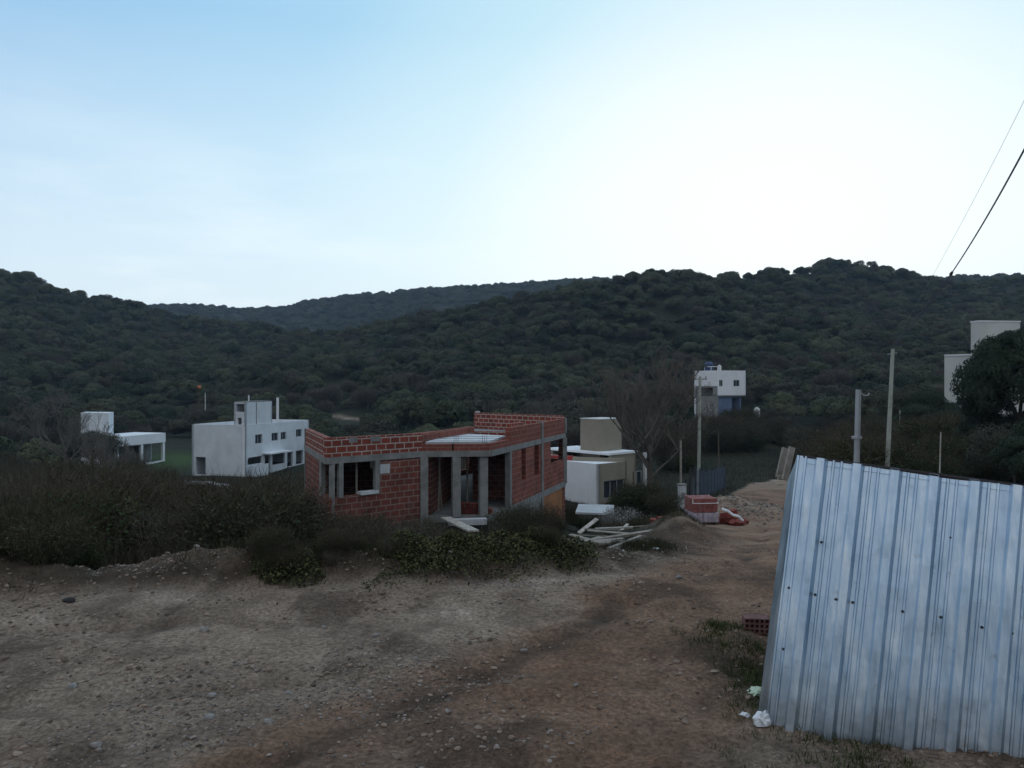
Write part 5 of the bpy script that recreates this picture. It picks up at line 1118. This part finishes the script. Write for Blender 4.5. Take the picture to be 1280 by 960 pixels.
pole('fence_stake', 1125, 513, 1125, 60, .05, .05, M['wood_pale'], 'short pale stake right of the leaning pole', 'post', 6)
pole('fence_stake', 347, 497, 347, 112, .22, .2, M['white2'], 'white post standing right behind the two-storey house tower', 'post', 6)
pole('fence_stake', 311, 494, 311, 112, .1, .1, M['white2'], 'tiny white post behind the roof of the two-storey house', 'post', 6)
t = empty('marker_post', (*P(249, 0, 150).xy, G(*P(249, 0, 150).xy)), 'small orange ball marker on a pole above the scrub left of the white house', 'marker'); hz = zat(484, 150)-t.location.z
MB().tube((0, 0, -.3), (0, 0, hz), .06, .05, 6).build('shaft', M['wood_dark'], t); me = icosub(0, 2, 1); me.materials.clear(); me.materials.append(M['orange']); o = bpy.data.objects.new('ball', me); COL.objects.link(o); o.parent = t; o.location = (0, 0, hz); o.scale = (.75, .75, .75)
pole('fence_stake', 256.5, 491, 256.5, 150, .07, .06, M['white2'], 'tiny white post just below the orange ball marker', 'post', 6)
# meter pillar
mx0 = P(852.5, 0, 36); t = empty('meter_pillar', (mx0.x, 36, G(mx0.x, 36)), 'pale concrete meter pillar at the near end of the fence', 'meter pillar', .2)
hh_ = zat(605, 36)-t.location.z; MB().box((0, 0, hh_/2-.2), (.30, .30, hh_+.3)).build('body', M['concrete_pale'], t, bevel=.01); MB().box((0, 0, hh_-.02), (.36, .36, .06)).build('cap', M['concrete'], t); MB().box((0, -.158, hh_*.55), (.2, .02, .3)).build('meter_door', M['concrete'], t)
tag(MB().box((P(838, 0, 38).x, 38, G(P(838, 0, 38).x, 38)+.3), (1.0, .5, .25)).build('sand_bag', M['concrete_pale'], bevel=.1), 'pale flat bag of material left of the meter pillar', 'bag')
fe = empty('chain_link_fence', (0, 0, 0), 'bluish chain-link fence running away from the road behind the brick stack', 'fence')
f0, f1 = P(863, 0, 40), P(906, 0, 60); f0, f1 = (f0.x, f0.y), (f1.x, f1.y); wires = MB(); LF = math.hypot(f1[0]-f0[0], f1[1]-f0[1]); nF = 10
gz = lambda t: G(*lerp2(f0, f1, t))
for i in range(nF+1):
    q = lerp2(f0, f1, i/nF); z = gz(i/nF); MB().tube((*q, z-.3), (*q, z+1.75), .045, .045, 6).build('fence_post', M['steel_dark'] if i < 2 else M['wiremesh'], fe)
NW = 120
for i in range(NW):
    t0_, t1_ = i/NW, min(1, (i+14)/NW); a_, b_ = lerp2(f0, f1, t0_), lerp2(f0, f1, t1_); za, zb2 = gz(t0_), gz(t1_)
    wires.tube((*a_, za+.02), (*b_, zb2+1.6), 0.004, .004, 3, False); wires.tube((*a_, za+1.6), (*b_, zb2+.02), .004, .004, 3, False)
for h_ in (.05, .8, 1.6):
    for i in range(nF): wires.tube((*lerp2(f0, f1, i/nF), gz(i/nF)+h_), (*lerp2(f0, f1, (i+1)/nF), gz((i+1)/nF)+h_), .01, .01, 3, False)
wires.build('wire_mesh', M['wiremesh'], fe)
for i, px in enumerate((857, 862)):
    x = (px-CX)/F*37.5; tag(MB().tube((0, 0, -.3), (0, 0, 1.35), .06, .05, 6).build('gate_post', M['steel_dark'], loc=(x, 37.5, G(x, 37.5))), ['dark blue post next to the meter pillar', 'dark blue post where the chain-link fence begins'][i], 'post')
# far bits right of the hillside house
tag(MB().tube((0, 0, 0), (0, 0, 1.), .42, .42, 14).tube((0, 0, 1.), (0, 0, 1.3), .42, .12, 14).build('small_tank', M['cream'], loc=(P(946, 0, 102).x, 102, zat(518, 102)-.3)), 'small pale tank standing in the scrub right of the hillside house', 'water tank')
gt_ = empty('garden_gate', (P(1031, 0, 92).x, 92, G(P(1031, 0, 92).x, 92)), 'faint pale open-barred gate in the woods behind the steel mast', 'gate'); mb = MB()
for k in range(6): mb.tube((-.9+.36*k, 0, 0), (-.9+.36*k, 0, 2.2), .03, .03, 4)
mb.build('bars', M['galv'], gt_); mb = MB()
for z in (.1, 1.1, 2.2): mb.tube((-.95, 0, z), (.95, 0, z), .04, .04, 4)
mb.build('rails', M['galv'], gt_)
# overhead cables
def cable(name, ctrl, r, label):
    n = 60; C3 = [Vector(c_) for c_ in ctrl]; pts = []
    for i in range(n+1):
        t = i/n; pts.append(C3[0]*(1-t)**2+C3[1]*2*t*(1-t)+C3[2]*t*t)
    root = empty(name, C3[0], label, 'cable'); mb = MB()
    for a_, b_ in zip(pts, pts[1:]): mb.tube(a_-C3[0], b_-C3[0], r, r, 6, False)
    mb.build('wire', M['cable'], root); return root, pts
far1 = TP+Vector((0, 0, .08)); b1 = P(1280, 150, 11.); e1_ = b1+(b1-P(1185, 348, 22))*.8
m1 = P(1185, 348, 24)
def quad_through(p0, pm, p2, t):      # control point of the arc that passes pm at t
    return (pm-p0*(1-t)**2-p2*t*t)/(2*t*(1-t))
c1, pts1 = cable('overhead_cable', (far1, quad_through(far1, m1, e1_, .40), e1_), .017, 'thick dark overhead cable crossing the sky at upper right')
j = min(range(len(pts1)), key=lambda i: abs((CX+F*pts1[i].x/pts1[i].y)-1190)) if True else 0
MB().tube(pts1[j]-c1.location, pts1[j]-c1.location+(pts1[j+1]-pts1[j]).normalized()*.25, .05, .04, 8).build('splice', M['steel_dark'], c1)
b2 = P(1280, 105, 11.); e2 = b2+(b2-P(1208, 268, 21))*.8
c2, _ = cable('overhead_wire', (far1+Vector((0, 0, .05)), quad_through(far1, P(1208, 268, 22), e2, .42), e2), .004, 'hair-thin wire running above the thick overhead cable'); c2.children[0].data.materials[0] = M['galv']

# ------------------------------------------------------------------ world, light, camera
SUN_AZ, SUN_EL = math.radians(19), math.radians(4.5)
w = bpy.data.worlds.new('World'); sc.world = w; w.use_nodes = True; t = w.node_tree; ns, L = t.nodes, t.links; ns.clear()
out = ns.new('ShaderNodeOutputWorld'); bg = ns.new('ShaderNodeBackground'); L.new(bg.outputs[0], out.inputs[0]); bg.inputs['Strength'].default_value = .1
sky = ns.new('ShaderNodeTexSky'); sky.sky_type = 'NISHITA'; sky.sun_disc = False; sky.sun_elevation = SUN_EL; sky.sun_rotation = SUN_AZ; sky.air_density = 1.; sky.dust_density = .6; sky.ozone_density = 2.5
tc = ns.new('ShaderNodeTexCoord'); sv = Vector((math.sin(SUN_AZ)*math.cos(SUN_EL), math.cos(SUN_AZ)*math.cos(SUN_EL), math.sin(SUN_EL)))
dt = ns.new('ShaderNodeVectorMath'); dt.operation = 'DOT_PRODUCT'; dt.inputs[1].default_value = sv; nm = ns.new('ShaderNodeVectorMath'); nm.operation = 'NORMALIZE'; L.new(tc.outputs['Generated'], nm.inputs[0]); L.new(nm.outputs[0], dt.inputs[0])
mr = ns.new('ShaderNodeMapRange'); mr.inputs[1].default_value = -1; mr.inputs[2].default_value = 1; L.new(dt.outputs['Value'], mr.inputs[0])
rp_ = ramp(ns, [(0, (.54, .58, .64)), (.4, (.62, .68, .78)), (.55, (.78, .85, .97)), (.64, (.60, .74, .92)), (.71, (.33, .56, .84)), (.80, (.32, .58, .85)), (.90, (.42, .70, .92)), (.95, (.62, .87, .98)), (.98, (.95, 1.04, 1.08)), (1, (1.08, 1.12, 1.12))]); L.new(mr.outputs[0], rp_.inputs[0])
WORLD = dict(sky=sky, ramp=rp_, bg=bg)
# twilight: the sky's own colour, evened towards the afterglow colours round the set sun
mx = ns.new('ShaderNodeMix'); mx.data_type = 'RGBA'; mx.inputs['Factor'].default_value = .94
sm = ns.new('ShaderNodeMix'); sm.data_type = 'RGBA'; sm.blend_type = 'MULTIPLY'; sm.inputs['Factor'].default_value = 1
L.new(sky.outputs[0], sm.inputs['A']); L.new(rp_.outputs[0], sm.inputs['B'])
sc10 = ns.new('ShaderNodeVectorMath'); sc10.operation = 'SCALE'; sc10.inputs['Scale'].default_value = 10.7; L.new(rp_.outputs[0], sc10.inputs[0])
# lift towards the horizon, and thin streaks of cloud
sx_ = ns.new('ShaderNodeSeparateXYZ'); L.new(nm.outputs[0], sx_.inputs[0])
hr = ns.new('ShaderNodeMapRange'); hr.inputs[1].default_value = .42; hr.inputs[2].default_value = .06; hr.inputs[3].default_value = 0; hr.inputs[4].default_value = 1; L.new(sx_.outputs['Z'], hr.inputs[0])
fr_ = ns.new('ShaderNodeMapRange'); fr_.inputs[1].default_value = .1; fr_.inputs[2].default_value = .62; L.new(dt.outputs['Value'], fr_.inputs[0])
hm = ns.new('ShaderNodeMath'); hm.operation = 'MULTIPLY'; L.new(hr.outputs[0], hm.inputs[0]); L.new(fr_.outputs[0], hm.inputs[1])
cl = ns.new('ShaderNodeTexNoise'); cl.inputs['Scale'].default_value = 3.2; cl.inputs['Detail'].default_value = 7; cl.inputs['Roughness'].default_value = .55; cmp_ = ns.new('ShaderNodeMapping'); cmp_.inputs['Scale'].default_value = (1, 1, 5); cmp_.inputs['Rotation'].default_value = (0, .25, .9); L.new(nm.outputs[0], cmp_.inputs[0]); L.new(cmp_.outputs[0], cl.inputs[0])
clr = ramp(ns, [(.50, 0), (.68, .2)]); L.new(cl.outputs['Fac'], clr.inputs[0])
cm2 = ns.new('ShaderNodeMath'); cm2.operation = 'MULTIPLY'; L.new(clr.outputs[0], cm2.inputs[0]); L.new(hm.outputs[0], cm2.inputs[1])
hadd = ns.new('ShaderNodeMath'); hadd.operation = 'ADD'; hadd.use_clamp = True; hsc = ns.new('ShaderNodeMath'); hsc.operation = 'MULTIPLY'; hsc.inputs[1].default_value = .8; L.new(hm.outputs[0], hsc.inputs[0]); L.new(hsc.outputs[0], hadd.inputs[0]); L.new(cm2.outputs[0], hadd.inputs[1])
hx = ns.new('ShaderNodeMix'); hx.data_type = 'RGBA'; hx.inputs['B'].default_value = (11.6, 12.6, 12.6, 1); L.new(hadd.outputs[0], hx.inputs['Factor']); L.new(sc10.outputs[0], hx.inputs['A'])
L.new(sm.outputs['Result'], mx.inputs['A']); L.new(hx.outputs['Result'], mx.inputs['B']); L.new(mx.outputs['Result'], bg.inputs[0])
sl_ = bpy.data.lights.new('sun', 'SUN'); sl_.energy = .4; sl_.angle = math.radians(4); sl_.color = (1, .9, .8); so = bpy.data.objects.new('sun', sl_); COL.objects.link(so); so.rotation_euler = (-sv).to_track_quat('-Z', 'Y').to_euler()
cd = bpy.data.cameras.new('camera'); co = bpy.data.objects.new('camera', cd); COL.objects.link(co); co.location = (0, 0, EYE); co.rotation_euler = (PI/2, 0, 0); cd.sensor_width = 36; cd.lens = F/1280*36; cd.clip_end = 6000; cd.clip_start = .05; sc.camera = co
hz_ = MB().box((0, 0, 28), (2800, 2800, 196)).build('haze', M['white'])   # the evening air, just over the hill tops
hz_['kind'] = 'stuff'; hz_['label'] = 'thin bluish evening haze lying over the valley'; hz_['category'] = 'haze'
hm_ = bpy.data.materials.new('air'); t, ns, L = nt(hm_); o_ = node(ns, 'ShaderNodeOutputMaterial'); v_ = node(ns, 'ShaderNodeVolumePrincipled'); v_.inputs['Color'].default_value = (.6, .8, 1., 1); v_.inputs['Density'].default_value = .00024; v_.inputs['Anisotropy'].default_value = .2; L.new(v_.outputs[0], o_.inputs['Volume'])
hz_.data.materials.clear(); hz_.data.materials.append(hm_)
vs = sc.view_settings; vs.view_transform = 'Standard'; vs.look = 'None'; vs.exposure = 0; vs.gamma = 1; vs.use_curve_mapping = False

for _x,_y in ((-30,133),(-26,133),(-34,131)): print('row', 480-950*(G(_x,_y)-2.3)/_y)
print('ground at', G(2.25,7.05), G(0,6), G(1.5,5), G(-4,8), 'zmax', float(V[:,2].max()), float(V[:,2].min()))
